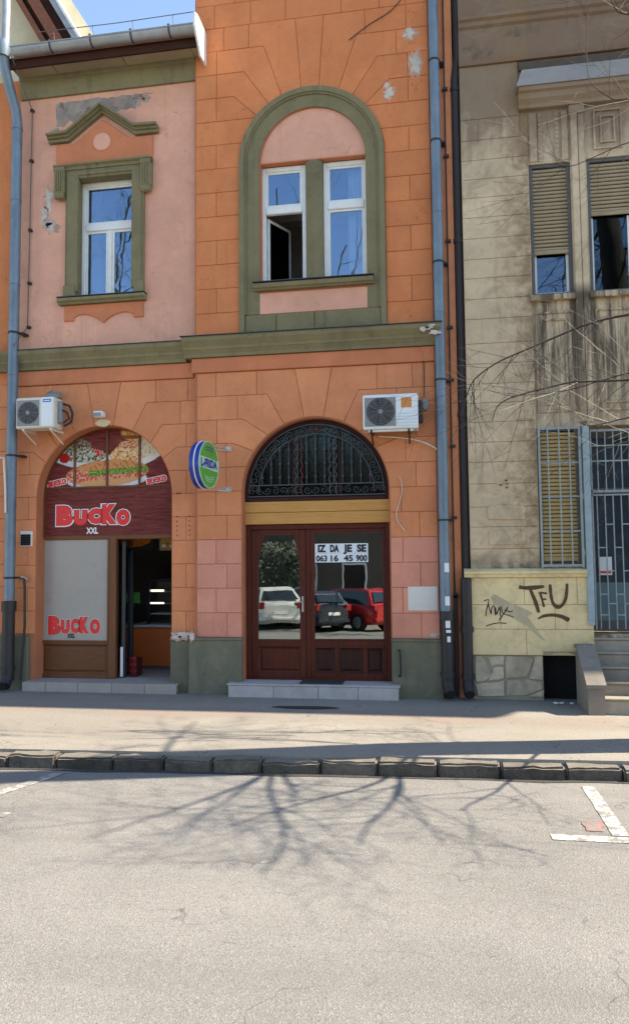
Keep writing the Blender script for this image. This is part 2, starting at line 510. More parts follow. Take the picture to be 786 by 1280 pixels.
# ------------------------------------------------------------------ geometry helpers
class G:
    """collects verts / faces of ONE mesh"""
    def __init__(s):
        s.v, s.f = [], []

    def add(s, v, f):
        o = len(s.v)
        s.v += [tuple(p) for p in v]
        s.f += [tuple(i + o for i in q) for q in f]
        return s

    def box(s, x0, x1, y0, y1, z0, z1, bev=0.0):
        if x0 > x1: x0, x1 = x1, x0
        if y0 > y1: y0, y1 = y1, y0
        if z0 > z1: z0, z1 = z1, z0
        b = min(bev, (x1 - x0) * .4, (y1 - y0) * .4, (z1 - z0) * .4)
        if b <= 0:
            v = [(x0, y0, z0), (x1, y0, z0), (x1, y1, z0), (x0, y1, z0), (x0, y0, z1), (x1, y0, z1), (x1, y1, z1), (x0, y1, z1)]
            f = [(0, 3, 2, 1), (4, 5, 6, 7), (0, 1, 5, 4), (1, 2, 6, 5), (2, 3, 7, 6), (3, 0, 4, 7)]
            return s.add(v, f)
        bm = bmesh.new()
        bmesh.ops.create_cube(bm, size=1)
        for q in bm.verts:
            q.co = ((x0 + x1) / 2 + q.co.x * (x1 - x0), (y0 + y1) / 2 + q.co.y * (y1 - y0), (z0 + z1) / 2 + q.co.z * (z1 - z0))
        bmesh.ops.bevel(bm, geom=bm.edges[:], offset=b, segments=1, affect='EDGES')
        bm.verts.index_update()
        s.add([q.co[:] for q in bm.verts], [[q.index for q in f.verts] for f in bm.faces])
        bm.free()
        return s

    def prism(s, pts, y0, y1, bev=0.0):
        """polygon in XZ (any winding), front at y0, back at y1, bevelled front edge"""
        a = sum(pts[i][0] * pts[(i + 1) % len(pts)][1] - pts[(i + 1) % len(pts)][0] * pts[i][1] for i in range(len(pts)))
        if a < 0:
            pts = pts[::-1]
        n = len(pts)
        if bev > 0:
            ins = []
            for i in range(n):
                p0, p1, p2 = pts[i - 1], pts[i], pts[(i + 1) % n]
                d1 = Vector((p1[0] - p0[0], p1[1] - p0[1])); d2 = Vector((p2[0] - p1[0], p2[1] - p1[1]))
                if d1.length < 1e-7 or d2.length < 1e-7:
                    ins.append(p1); continue
                d1.normalize(); d2.normalize()
                n1 = Vector((-d1.y, d1.x)); n2 = Vector((-d2.y, d2.x))
                nn = n1 + n2
                k = nn.length_squared
                nn = nn * (2 / k) if k > .3 else n1
                ins.append((p1[0] + nn.x * bev, p1[1] + nn.y * bev))
            v = [(x, y0, z) for x, z in ins] + [(x, y0 + bev, z) for x, z in pts] + [(x, y1, z) for x, z in pts]
            f = [tuple(range(n))] + [(i, n + i, n + (i + 1) % n, (i + 1) % n) for i in range(n)]
            f += [(n + i, 2 * n + i, 2 * n + (i + 1) % n, n + (i + 1) % n) for i in range(n)]
            f += [tuple(range(3 * n - 1, 2 * n - 1, -1))]
        else:
            v = [(x, y0, z) for x, z in pts] + [(x, y1, z) for x, z in pts]
            f = [tuple(range(n))] + [(i, n + i, n + (i + 1) % n, (i + 1) % n) for i in range(n)] + [tuple(range(2 * n - 1, n - 1, -1))]
        return s.add(v, f)

    def profile_x(s, prof, x0, x1):
        """polygon in YZ swept along X"""
        n = len(prof)
        a = sum(prof[i][0] * prof[(i + 1) % n][1] - prof[(i + 1) % n][0] * prof[i][1] for i in range(n))
        if a < 0:
            prof = prof[::-1]
        v = [(x0, y, z) for y, z in prof] + [(x1, y, z) for y, z in prof]
        f = [tuple(range(n - 1, -1, -1)), tuple(range(n, 2 * n))] + [(i, (i + 1) % n, n + (i + 1) % n, n + i) for i in range(n)]
        return s.add(v, f)

    def tube(s, pts, r, sides=6, caps=True, closed=False):
        pts = [Vector(p) for p in pts]
        n = len(pts)
        rr = r if isinstance(r, (list, tuple)) else [r] * n
        v, f = [], []
        up = None
        for i, p in enumerate(pts):
            if closed:
                t = pts[(i + 1) % n] - pts[i - 1]
            else:
                t = pts[min(i + 1, n - 1)] - pts[max(i - 1, 0)]
            if t.length < 1e-9:
                t = Vector((0, 0, 1))
            t.normalize()
            if up is None:
                a = Vector((0, 0, 1)) if abs(t.z) < .9 else Vector((0, 1, 0))
                up = (a - t * a.dot(t)).normalized()
            else:
                up = (up - t * up.dot(t))
                if up.length < 1e-6:
                    up = t.orthogonal()
                up.normalize()
            w = t.cross(up)
            for k in range(sides):
                an = 2 * pi * k / sides
                v.append(p + (up * cos(an) + w * sin(an)) * rr[i])
        m = n if closed else n - 1
        for i in range(m):
            j = (i + 1) % n
            for k in range(sides):
                k2 = (k + 1) % sides
                f.append((i * sides + k, i * sides + k2, j * sides + k2, j * sides + k))
        if caps and not closed:
            f.append(tuple(range(sides - 1, -1, -1)))
            f.append(tuple(range((n - 1) * sides, n * sides)))
        return s.add(v, f)

    def ribbon(s, pts, w, y, th=.002, spray=True):
        """flat stroke in XZ, its path rounded and its edges a little uneven"""
        if spray and len(pts) > 2:
            ws0 = w if isinstance(w, (list, tuple)) else [w] * len(pts)
            q_, wq = [], []
            m_ = len(pts)
            for i in range(m_ - 1):
                p0, p1, p2, p3 = pts[max(0, i - 1)], pts[i], pts[i + 1], pts[min(m_ - 1, i + 2)]
                for k in range(6):
                    t = k / 6
                    q_.append(tuple(.5 * ((2 * p1[c]) + (-p0[c] + p2[c]) * t + (2 * p0[c] - 5 * p1[c] + 4 * p2[c] - p3[c]) * t * t + (-p0[c] + 3 * p1[c] - 3 * p2[c] + p3[c]) * t ** 3) for c in (0, 1)))
                    wq.append((ws0[i] + (ws0[i + 1] - ws0[i]) * t) * (1 + .28 * mnoise.noise(Vector((i + t, p1[0] * 20, 3)) * 2.7)))
            q_.append(tuple(pts[-1])); wq.append(ws0[-1] * .6)
            pts, w = q_, wq
        L, Rr = [], []
        n = len(pts)
        ws = w if isinstance(w, (list, tuple)) else [w] * n
        for i in range(n):
            a = pts[max(0, i - 1)]; b = pts[min(n - 1, i + 1)]
            d = Vector((b[0] - a[0], b[1] - a[1])).normalized()
            k = ws[i] / 2
            L.append((pts[i][0] - d.y * k, pts[i][1] + d.x * k))
            Rr.append((pts[i][0] + d.y * k, pts[i][1] - d.x * k))
        v = [(x, y, z) for x, z in L] + [(x, y, z) for x, z in Rr]
        f = [(n + i, n + i + 1, i + 1, i) for i in range(n - 1)]
        v2 = [(x, y + th, z) for x, z in L] + [(x, y + th, z) for x, z in Rr]
        v += v2
        m = 2 * n
        f += [(i, i + 1, m + i + 1, m + i) for i in range(n - 1)] + [(n + i + 1, n + i, m + n + i, m + n + i + 1) for i in range(n - 1)]
        return s.add(v, f)


OFF = {}


def mesh_of(g, name, smooth=False):
    me = bpy.data.meshes.new(name)
    me.from_pydata(g.v, [], g.f)
    me.update()
    if smooth:
        me.polygons.foreach_set('use_smooth', [True] * len(me.polygons))
        try:
            me.set_sharp_from_angle(angle=radians(40))
        except Exception:
            pass
    return me


def props(o, label=None, cat=None, group=None, kind=None):
    if label: o['label'] = label
    if cat: o['category'] = cat
    if group: o['group'] = group
    if kind: o['kind'] = kind
    return o


def root(name, loc, label=None, cat=None, group=None, kind=None, rotz=0.0, local=False):
    o = bpy.data.objects.new(name, None)
    o.empty_display_size = .2
    COL.objects.link(o)
    o.location = loc
    o.rotation_euler = (0, 0, rotz)
    OFF[o.name] = Vector((0, 0, 0)) if local else Vector(loc)
    return props(o, label, cat, group, kind)


def mk(name, g, mat, parent=None, smooth=False, label=None, cat=None, group=None, kind=None):
    off = OFF[parent.name] if parent is not None else Vector((0, 0, 0))
    me = bpy.data.meshes.new(name)
    me.from_pydata([(x - off.x, y - off.y, z - off.z) for x, y, z in g.v], [], g.f)
    me.update()
    bm = bmesh.new(); bm.from_mesh(me)
    bmesh.ops.recalc_face_normals(bm, faces=bm.faces)
    bm.to_mesh(me); bm.free()
    if smooth:
        me.polygons.foreach_set('use_smooth', [True] * len(me.polygons))
        try:
            me.set_sharp_from_angle(angle=radians(40))
        except Exception:
            pass
    o = bpy.data.objects.new(name, me)
    COL.objects.link(o)
    me.materials.append(M[mat])
    if parent is not None:
        o.parent = parent
    OFF[o.name] = off.copy()
    return props(o, label, cat, group, kind)


def inst(name, me, parent, loc, rot=(0, 0, 0), scale=(1, 1, 1), label=None):
    """child sharing mesh data; loc in world coordinates of the thing"""
    o = bpy.data.objects.new(name, me)
    COL.objects.link(o)
    o.parent = parent
    off = OFF[parent.name] if parent is not None else Vector((0, 0, 0))
    o.location = Vector(loc) - off
    o.rotation_euler = rot
    o.scale = scale
    OFF[o.name] = Vector(loc)
    if label: o['label'] = label
    return o


def copy_tree(o, parent=None):
    c = o.copy()
    COL.objects.link(c)
    c.parent = parent
    for ch in list(o.children):
        copy_tree(ch, c)
    return c


def arc(xc, zc, r, a0, a1, n):
    return [(xc + r * cos(radians(a0 + (a1 - a0) * i / n)), zc + r * sin(radians(a0 + (a1 - a0) * i / n))) for i in range(n + 1)]


def blob(xc, zc, rx, rz, n=18, seed=0, rough=.35):
    out = []
    for i in range(n):
        a = 2 * pi * i / n
        k = 1 + rough * 2 * (mnoise.noise(Vector((cos(a) * 1.3 + seed * 7.1, sin(a) * 1.3, seed))) + .5 * mnoise.noise(Vector((cos(a) * 4 + seed, sin(a) * 4, seed * 3))))
        out.append((xc + rx * k * cos(a), zc + rz * k * sin(a)))
    return out


def text_geo(txt, size, bold=.0, depth=.002, width=None, res=3, base=False):
    """lettering as a mesh in XZ, origin at its lower left, facing -Y"""
    cu = bpy.data.curves.new("lettering", 'FONT')
    cu.body = txt
    cu.size = size
    cu.offset = bold
    cu.extrude = depth / 2
    cu.resolution_u = res
    ob = bpy.data.objects.new("lettering", cu)
    COL.objects.link(ob)
    bpy.context.view_layer.update()
    me = bpy.data.meshes.new_from_object(ob.evaluated_get(bpy.context.evaluated_depsgraph_get()))
    bpy.data.objects.remove(ob)
    bpy.data.curves.remove(cu)
    xs = [v.co.x for v in me.vertices]; ys = [v.co.y for v in me.vertices]
    x0, x1, y0, y1 = min(xs), max(xs), min(ys), max(ys)
    if base: y0 = 0.0
    k = (width / (x1 - x0)) if width else 1.0
    g = G()
    g.add([((v.co.x - x0) * k, -v.co.z, v.co.y - y0) for v in me.vertices], [tuple(p.vertices) for p in me.polygons])
    bpy.data.meshes.remove(me)
    return g, (x1 - x0) * k, (y1 - y0)


def letters_at(g, x, y, z, rot=0.0, sx=1, sz=1):
    h = G()
    c, s_ = cos(rot), sin(rot)
    h.add([(x + px * sx * c - pz * sz * s_, y + py, z + px * sx * s_ + pz * sz * c) for px, py, pz in g.v], g.f)
    return h


GROUND = .18


def pave_z(y, x=0):
    """pavement height: falls gently to the kerb"""
    k = kerb_y(x)
    t = min(1, max(0, y / k))
    return GROUND - (GROUND - .12) * t


def kerb_y(x):
    return -2.37 + .046 * x


# ------------------------------------------------------------------ ground
g = G()
g.add([(-150, -150, 0), (150, -150, 0), (150, 60, 0), (-150, 60, 0)], [(0, 1, 2, 3)])
mk('road', g, 'road_asphalt', kind='structure')

g = G()
xs = [-60, -30, -12] + [-8 + i * .5 for i in range(33)] + [12, 30, 60]
rows = []
for x in xs:
    k = kerb_y(max(-12, min(12, x))) + .13
    ys = [k + (0.4 - k) * j / 8 for j in range(9)]
    rows.append([(x, y, pave_z(y, x) + (.006 * mnoise.noise(Vector((x * .8, y * 1.2, 0))) if abs(x) < 12 else 0)) for y in ys] )
v = [p for r in rows for p in r]
f = []
for i in range(len(xs) - 1):
    for j in range(8):
        f.append((i * 9 + j, (i + 1) * 9 + j, (i + 1) * 9 + j + 1, i * 9 + j + 1))
g.add(v, f)
n0 = len(v)
# front skirt down to the road
g.add([(x, kerb_y(max(-12, min(12, x))) + .13, 0.0) for x in xs], [])
g.f += [(i * 9, n0 + i, n0 + i + 1, (i + 1) * 9) for i in range(len(xs) - 1)]
pav = mk('pavement', g, 'pavement_asphalt', kind='structure', smooth=True)

# kerb stones, one by one
kerb = root('kerb', (0, kerb_y(0), 0), kind='structure')
g = G()
for a, b in ((-60, -12), (12, 60)):
    ya, yb = kerb_y(max(-12, min(12, a))), kerb_y(max(-12, min(12, b)))
    g.add([(a, ya, 0), (b, yb, 0), (b, yb, .12), (a, ya, .12), (a, ya + .13, 0), (b, yb + .13, 0), (b, yb + .13, .12), (a, ya + .13, .12)],
          [(0, 1, 2, 3), (3, 2, 6, 7), (0, 3, 7, 4), (1, 5, 6, 2)])
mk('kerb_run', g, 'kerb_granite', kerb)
x = -12.0
random.seed(11)
while x < 12:
    L = random.uniform(.40, .50)
    x1 = min(12, x + L)
    dz = random.uniform(-.012, .010)
    dy = random.uniform(-.012, .012)
    a = x + .005; b = x1 - .006
    bm = bmesh.new()
    bmesh.ops.create_cube(bm, size=1)
    for q in bm.verts:
        xx = (a + b) / 2 + q.co.x * (b - a)
        q.co = (xx, kerb_y(xx) + .068 + dy + q.co.y * .136, .042 + dz + q.co.z * .122 + random.uniform(-.006, .006))
    bmesh.ops.bevel(bm, geom=bm.edges[:], offset=.016, segments=2, affect='EDGES')
    bmesh.ops.subdivide_edges(bm, edges=[e for e in bm.edges if e.calc_length() > .07], cuts=5)
    for q in bm.verts:
        q.co += Vector((.3, 1, 1)) * (.010 * mnoise.noise(q.co * 9) + .007 * mnoise.noise(q.co * 27))
    bm.verts.index_update()
    g = G().add([q.co[:] for q in bm.verts], [[q.index for q in f.verts] for f in bm.faces])
    bm.free()
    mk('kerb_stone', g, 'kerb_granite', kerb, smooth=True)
    x = x1

# a gutter strip of darker grit lying against the kerb
g = G()
pts = []
for i in range(60):
    xx = -7 + i * .2
    pts.append((xx, kerb_y(xx) + .01, .004)); pts.append((xx, kerb_y(xx) - .05 - .04 * mnoise.noise(Vector((xx * 2, 0, 4))), .004))
g.add(pts, [(2 * i, 2 * i + 1, 2 * i + 3, 2 * i + 2) for i in range(59)])
simple('grit', (.055, .05, .043), .95, var=.4, nsc=40)
mk('gutter_grit', g, 'grit', kind='stuff', label='dark grit gathered along the foot of the kerb')


def mark(name, quad, mat, z=.004):
    g = G()
    n = 12
    v = []
    for i in range(n + 1):
        t = i / n
        for j, (p, q) in enumerate(((quad[0], quad[1]), (quad[3], quad[2]))):
            v.append((p[0] + (q[0] - p[0]) * t + .006 * mnoise.noise(Vector((i * 1.1, j * 7, quad[0][0]))), p[1] + (q[1] - p[1]) * t + .006 * mnoise.noise(Vector((i, j * 3, 9))), z))
    g.add(v, [(2 * i, 2 * i + 1, 2 * i + 3, 2 * i + 2) for i in range(n)])
    mk(name, g, mat, kind='structure')


mark('parking_line', [(1.045, -2.46), (1.04, -3.46), (1.14, -3.46), (1.135, -2.46)], 'line_white')
mark('parking_line', [(.67, -3.475), (1.75, -3.475), (1.75, -3.57), (.67, -3.57)], 'line_white')
mark('parking_line', [(-3.35, -3.42), (-3.04, -2.60), (-2.94, -2.60), (-3.23, -3.42)], 'line_faint')
mark('parking_line', [(-3.6, -3.55), (-2.86, -3.55), (-2.86, -3.64), (-3.6, -3.64)], 'line_faint')
mark('parking_line', [(3.4, -2.3), (3.4, -3.46), (3.5, -3.46), (3.5, -2.3)], 'line_white')
g = G()
b = blob(.97, -3.30, .07, .09, 16, 3)
g.add([(x, y, .0042) for x, y in b], [tuple(range(16))])
mk('red_paint_spot', g, 'spot_red', kind='structure')
# drain cover / dark tar patch in front of the doorstep
g = G()
b = blob(-1.32, -.62, .34, .07, 20, 8, .15)
g.add([(x, y, pave_z(y) + .006) for x, y in b], [tuple(range(20))])
simple('tar', (.035, .033, .03), .8, var=.4, nsc=50, bump=.8)
mk('tar_patch', g, 'tar', kind='structure')

# ------------------------------------------------------------------ the orange building
BLD = root('orange_building', (-2.2, 0, GROUND), 'orange and pink townhouse with green trim and two arched shopfronts', 'building')
LW = .08           # left wing plane
XL, XB0, XB1 = -5.06, -2.745, .058
DXC, DZC, DR = -1.325, 2.485, .845      # door arch
BXC, BZC, BR = -3.918, 2.490, .862      # shop arch
UXC, UZC, UR = -1.332, 6.42, .862       # upper window arch (outer edge of the green band)


def arch_wall(g, x0, x1, z0, z1, xc, zc, r, zbot, y0, y1):
    """wall with a round-headed opening from zbot up"""
    h = [(xc - r, zc)] + arc(xc, zc, r, 180, 0, 28)[1:-1] + [(xc + r, zc)]
    g.prism([(x0, z0), (xc - r, z0), (xc - r, zc), (x0, zc)], y0, y1) if zbot <= z0 else None
    if zbot <= z0:
        g.prism([(xc + r, z0), (x1, z0), (x1, zc), (xc + r, zc)], y0, y1)
    else:
        g.prism([(x0, z0), (x1, z0), (x1, zbot), (x0, zbot)], y0, y1)
        g.prism([(x0, zbot), (xc - r, zbot), (xc - r, zc), (x0, zc)], y0, y1)
        g.prism([(xc + r, zbot), (x1, zbot), (x1, zc), (xc + r, zc)], y0, y1)
    mid = len(h) // 2
    g.prism([(x0, zc)] + h[:mid + 1] + [(xc, z1), (x0, z1)], y0, y1)
    g.prism([(xc, z1)] + h[mid:] + [(x1, zc), (x1, z1)], y0, y1)


g = G()
arch_wall(g, XB0, XB1, .0, 4.2, DXC, DZC, DR, -1, .012, .36)
mk('wall', g, 'joint', BLD)
g = G()
arch_wall(g, XB0, XB1, 4.2, 9.6, -1.307, 6.41, .63, 4.93, .012, .36)
mk('wall', g, 'joint', BLD)
g = G()
arch_wall(g, XL - .02, XB0 + .02, .0, 4.2, BXC, BZC, BR, -1, LW + .012, .42)
mk('wall', g, 'joint', BLD)
# left wing upper wall, pink, with a rectangular window opening
WX0, WX1, WZ0, WZ1 = -4.285, -3.525, 4.95, 6.47
g = G()
for a, b, c, d in ((XL - .02, WX0, 4.2, 7.95), (WX1, XB0 + .02, 4.2, 7.95), (WX0, WX1, 4.2, WZ0), (WX0, WX1, WZ1, 7.95)):
    g.box(a, b, LW, .42, c, d)
mk('wall', g, 'pink_wall', BLD, label='pink plastered upper wall of the left wing')
# side wall of the bay above the roof, and strip right of the pipe
g = G().box(XB0 - .002, XB0 + .34, .362, 3.2, 7.4, 9.6)
mk('wall', g, 'orange_up', BLD)
g = G().box(XB1 + .002, .325, .055, .36, 0, 9.6)
mk('wall', g, 'orange_low', BLD, label='narrow orange wall strip beside the downpipes')
# dark slot between the buildings
g = G().box(.325, .40, .24, .36, 0, 9.6)
mk('wall', g, 'iron_brown', BLD)

BV, GAP = .005, .0020


def facade_block(pts, y, mat, dep=.016, label=None):
    j = .0022 * mnoise.noise(Vector((pts[0][0] * 5, pts[0][1] * 5, 1)))
    g = G().prism(pts, y + j, y + dep, BV * random.uniform(.6, 1.15))
    return mk('facade_block', g, mat, BLD, label=label)


def shrink(pts, d):
    a = sum(pts[i][0] * pts[(i + 1) % len(pts)][1] - pts[(i + 1) % len(pts)][0] * pts[i][1] for i in range(len(pts)))
    if a < 0: pts = pts[::-1]
    n = len(pts); out = []
    for i in range(n):
        p0, p1, p2 = pts[i - 1], pts[i], pts[(i + 1) % n]
        d1 = Vector((p1[0] - p0[0], p1[1] - p0[1])); d2 = Vector((p2[0] - p1[0], p2[1] - p1[1]))
        if d1.length < 1e-6 or d2.length < 1e-6:
            out.append(p1); continue
        d1.normalize(); d2.normalize()
        nn = Vector((-d1.y - d2.y, d1.x + d2.x)); k = nn.length_squared
        nn = nn * (2 / k) if k > .3 else Vector((-d1.y, d1.x))
        out.append((p1[0] + nn.x * d, p1[1] + nn.y * d))
    return out


def arch_side(sgn, xedge, xc, zc, R, rows, y, matf, stop=None):
    """rows: list of (z, kink_dx or None, angle) joints bottom to top, vjs for the row above.
    dx measured outward from xc. sgn -1 left, +1 right."""
    def hit(j):
        z, kd, an, vj = j
        if an is None:
            return (R, z) if z <= zc else (sqrt(max(0, R * R - (z - zc) ** 2)), z)
        return (R * cos(radians(an)), zc + R * sin(radians(an)))
    E = abs(xedge - xc)
    for i in range(len(rows) - 1):
        lo, hi = rows[i], rows[i + 1]
        z0, z1 = lo[0], hi[0]
        vj = lo[3]
        a, b = hit(lo), hit(hi)
        inner_lo = lo[1] if lo[1] is not None else a[0]
        inner_hi = hi[1] if hi[1] is not None else b[0]
        bounds = [E] + sorted([v for v in vj], reverse=True)
        for k in range(len(bounds)):
            o = bounds[k]
            if k < len(bounds) - 1:
                n_ = bounds[k + 1]
                p = [(o, z0), (n_, z0), (n_, z1), (o, z1)]
            else:
                p = [(o, z0)]
                if lo[1] is not None:
                    p.append((lo[1], z0))
                p.append(a)
                # curve from a to b
                aa = math.degrees(atan2(a[1] - zc, a[0])); bb = math.degrees(atan2(b[1] - zc, b[0]))
                aa0 = max(aa, 0)
                if bb > aa0:
                    if aa < 0: p.append((R, zc))
                    m = max(1, int((bb - aa0) / 4))
                    p += [(R * cos(radians(aa0 + (bb - aa0) * q / m)), zc + R * sin(radians(aa0 + (bb - aa0) * q / m))) for q in range(1, m + 1)]
                else:
                    p.append(b)
                if hi[1] is not None:
                    p.append((hi[1], z1))
                p.append((o, z1))
            pts = [(xc + sgn * q[0], q[1]) for q in p]
            facade_block(shrink(pts, GAP), y, matf(z0))


def mat_low(z):
    return 'pink_low' if z < 1.93 else 'orange_low'


# -- centre bay, ground floor: courses every .281 from the plinth
Zc = [.819 + .281 * k for k in range(12)]
E1, E2 = .97, 1.23
rowsL = []
for k, z in enumerate(Zc):
    kd, an = {8: (.965, 34.), 9: (.835, 51.), 10: (.545, 66.), 11: (.215, 82.5)}.get(k, (None, None))
    vj = {0: [1.03], 1: [1.16], 2: [1.03], 3: [1.16], 4: [1.03], 5: [1.16], 6: [1.04], 7: [1.04], 8: [1.15], 9: [.90], 10: [1.16, .67]}.get(k, [])
    rowsL.append((z, kd, an, vj))
arch_side(-1, XB0 + .03, DXC, DZC, DR + .012, rowsL, 0.0, mat_low)
rowsR = []
for k, z in enumerate(Zc):
    kd, an = {8: (.965, 34.), 9: (.80, 51.), 10: (.52, 66.), 11: (.215, 82.5)}.get(k, (None, None))
    vj = {0: [1.18], 1: [.98], 2: [1.18], 3: [.99], 4: [1.18], 5: [.98], 6: [1.15], 7: [1.04], 8: [1.16], 9: [.95], 10: [1.13, .73]}.get(k, [])
    rowsR.append((z, kd, an, vj))
arch_side(1, XB1 - .005, DXC, DZC, DR + .012, rowsR, 0.0, mat_low)
ks = [(DXC - .215, Zc[11])] + [(DXC + (DR + .012) * cos(radians(a)), DZC + (DR + .012) * sin(radians(a))) for a in (97.5, 94, 90, 86, 82.5)] + [(DXC + .215, Zc[11])]
facade_block(shrink(ks, GAP), -.004, 'orange_low')

# -- left wing, ground floor
Zl = [.84] + [1.113 + .2775 * k for k in range(10)] + [3.88]
rowsL, rowsR = [], []
for k, z in enumerate(Zl):
    kd, an = {8: (.92, 30.), 9: (.74, 46.7), 10: (.545, 65.), 11: (.215, 82.)}.get(k, (None, None))
    rowsR.append((z, kd, an, [1.045] if k % 2 == 0 and k < 9 else ([1.06, .66] if k == 10 else [.97] if k == 9 else [])))
    rowsL.append((z, kd, an, [.97] if k % 2 == 1 and k < 9 else ([.67] if k == 10 else [])))
arch_side(1, XB0 - .003, BXC, BZC, BR + .006, rowsR, LW, lambda z: 'orange_low' if z > 1.9 else 'pink_low' if z > 3 else 'orange_low')
arch_side(-1, XL, BXC, BZC, BR + .006, rowsL, LW, lambda z: 'orange_low')
ks = [(BXC - .215, 3.88)] + [(BXC + (BR + .006) * cos(radians(a)), BZC + (BR + .006) * sin(radians(a))) for a in (98, 94, 90, 86, 82)] + [(BXC + .215, 3.88)]
facade_block(shrink(ks, GAP), LW - .004, 'orange_low')

# -- centre bay, first floor
Zu = [4.36] + [4.627 + .2945 * k for k in range(17)]
for sgn, xe in ((-1, XB0 + .012), (1, XB1 - .003)):
    rows = []
    for k, z in enumerate(Zu):
        kd, an = {10: (.93, 42.), 11: (.80, 55.), 12: (.56, 67.), 13: (.17, 83.)}.get(k, (None, None))
        if sgn < 0:
            vj = [1.145] if (k % 2 == 1 and k < 10) else {10: [1.14], 11: [1.14], 12: [1.05, .74]}.get(k, [])
        else:
            vj = [1.15] if (k % 2 == 1 and k < 10) else {10: [1.15], 11: [1.02], 12: [1.14, .66]}.get(k, [])
        rows.append((z, kd, an, vj))
        if k == 13: break
    arch_side(sgn, xe, UXC, UZC, UR, rows, 0.0, lambda z: 'orange_up')
ks = [(UXC - .17, Zu[13])] + [(UXC + UR * cos(radians(a)), UZC + UR * sin(radians(a))) for a in (97, 93.5, 90, 86.5, 83)] + [(UXC + .17, Zu[13])]
facade_block(shrink(ks, GAP), -.003, 'orange_up')
for k in range(13, 17):
    z0, z1 = Zu[k], Zu[k + 1]
    xs_ = [XB0 + .012] + ([-2.5, -2.05, -1.62, -.95, -.5, -.2] if k % 2 else [-2.25, -1.8, -1.0, -.7, -.3]) + [XB1 - .003]
    for a, b in zip(xs_[:-1], xs_[1:]):
        facade_block(shrink([(a, z0), (b, z0), (b, z1), (a, z1)], GAP), 0.0, 'orange_up')

# -- plinths
g = G().box(-2.803, -2.172, -.05, .10, 0, .80, .012).box(-2.81, -2.168, -.062, .1, .79, .819, .006)
mk('plinth', g, 'green_plinth', BLD)
g = G().box(-.475, .088, -.05, .10, 0, .80, .012).box(-.48, .062, -.062, .1, .79, .819, .006)
mk('plinth', g, 'green_plinth', BLD)
g = G().box(-3.05, -2.804, .03, .16, 0, .78, .012).box(-3.056, -2.804, .02, .16, .775, .80, .006)
mk('plinth', g, 'green_plinth', BLD)
g = G().box(-5.075, -4.84, .03, .16, 0, .82, .012)
mk('plinth', g, 'green_plinth', BLD)

# -- fascia band and string cornice
g = G().prism([(-2.775, 3.915), (.058, 3.915), (.058, 4.085), (-2.775, 4.085)], -.025, .02, .006)
mk('fascia_band', g, 'orange_trim', BLD)
g = G().prism([(XL, 3.885), (XB0 - .032, 3.885), (XB0 - .032, 4.065), (XL, 4.065)], LW - .022, LW + .02, .006)
mk('fascia_band', g, 'orange_trim', BLD)
prof = lambda y: [(y + .02, 4.09), (y - .05, 4.09), (y - .055, 4.125), (y - .085, 4.165), (y - .095, 4.17), (y - .10, 4.20), (y - .15, 4.265), (y - .155, 4.30), (y - .15, 4.315), (y + .02, 4.35)]
g = G().profile_x(prof(0.0), -2.86, .13)
mk('cornice', g, 'green_trim', BLD)
g = G().profile_x([(p[0], p[1] - .02) for p in prof(LW)], XL - .02, -2.862)
mk('cornice', g, 'green_trim', BLD)
g = G().box(-2.875, .145, -.172, .0, 4.317, 4.323).box(XL - .02, -2.88, -.085, LW, 4.297, 4.303)
mk('cornice_flashing', g, 'trim_zinc_dark', BLD)

# -- arched surround on the first floor
def band(g, xc, zc, r0, r1, zb, y0, y1, n=30):
    o = [(xc - r1, zb)] + arc(xc, zc, r1, 180, 0, n) + [(xc + r1, zb)]
    i = [(xc - r0, zb)] + arc(xc, zc, r0, 180, 0, n) + [(xc + r0, zb)]
    m = len(o)
    v = [(x, y0, z) for x, z in o] + [(x, y0, z) for x, z in i] + [(x, y1, z) for x, z in o] + [(x, y1, z) for x, z in i]
    f = []
    for k in range(m - 1):
        f += [(k, k + 1, m + k + 1, m + k), (2 * m + k, 3 * m + k, 3 * m + k + 1, 2 * m + k + 1), (k, 2 * m + k, 2 * m + k + 1, k + 1), (m + k, m + k + 1, 3 * m + k + 1, 3 * m + k)]
    f += [(0, m, 3 * m, 2 * m), (m - 1, 3 * m - 1, 4 * m - 1, 2 * m - 1)][:1]
    return g.add(v, f)


g = G()
band(g, UXC + .012, 6.41, .632, .80, 4.58, .0, .06)
mk('window_surround', g, 'green_trim', BLD, smooth=True)
g = G()
band(g, UXC, UZC, .80, .862, 4.355, -.03, .02)
band(g, UXC, UZC, .775, .80, 4.58, -.016, .02)
mk('surround_moulding', g, 'green_trim', BLD, smooth=True)
for a, b in ((-2.13, -1.76), (-1.752, -1.31), (-1.302, -.53)):
    g = G().prism([(a, 4.36), (b, 4.36), (b, 4.575), (a, 4.575)], -.004, .03, .006)
    mk('apron_panel', g, 'green_trim', BLD)
g = G().prism([(-1.965, 4.58), (-.68, 4.58), (-.68, 4.83), (-1.965, 4.83)], .004, .05, .004)
mk('apron_panel', g, 'pink_wall', BLD, label='pink plaster panel under the arched window sill')
g = G().prism([(UXC + .012 - .632, 6.42)] + arc(UXC + .012, 6.41, .632, 179, 1, 26) + [(UXC + .012 + .632, 6.42)], .03, .20)
mk('tympanum', g, 'pink_wall', BLD, label='pink plaster tympanum above the paired windows')
g = G().box(-1.952, -.672, .02, .1, 6.405, 6.418)
mk('tympanum_edge', g, 'orange_trim', BLD)
g = G().profile_x([(.1, 4.85), (-.04, 4.85), (-.05, 4.865), (-.075, 4.875), (-.08, 4.91), (-.085, 4.92), (.1, 4.935)], -2.015, -.61)
mk('window_sill', g, 'green_trim', BLD)
g = G().box(-2.02, -.605, -.093, .1, 4.936, 4.944)
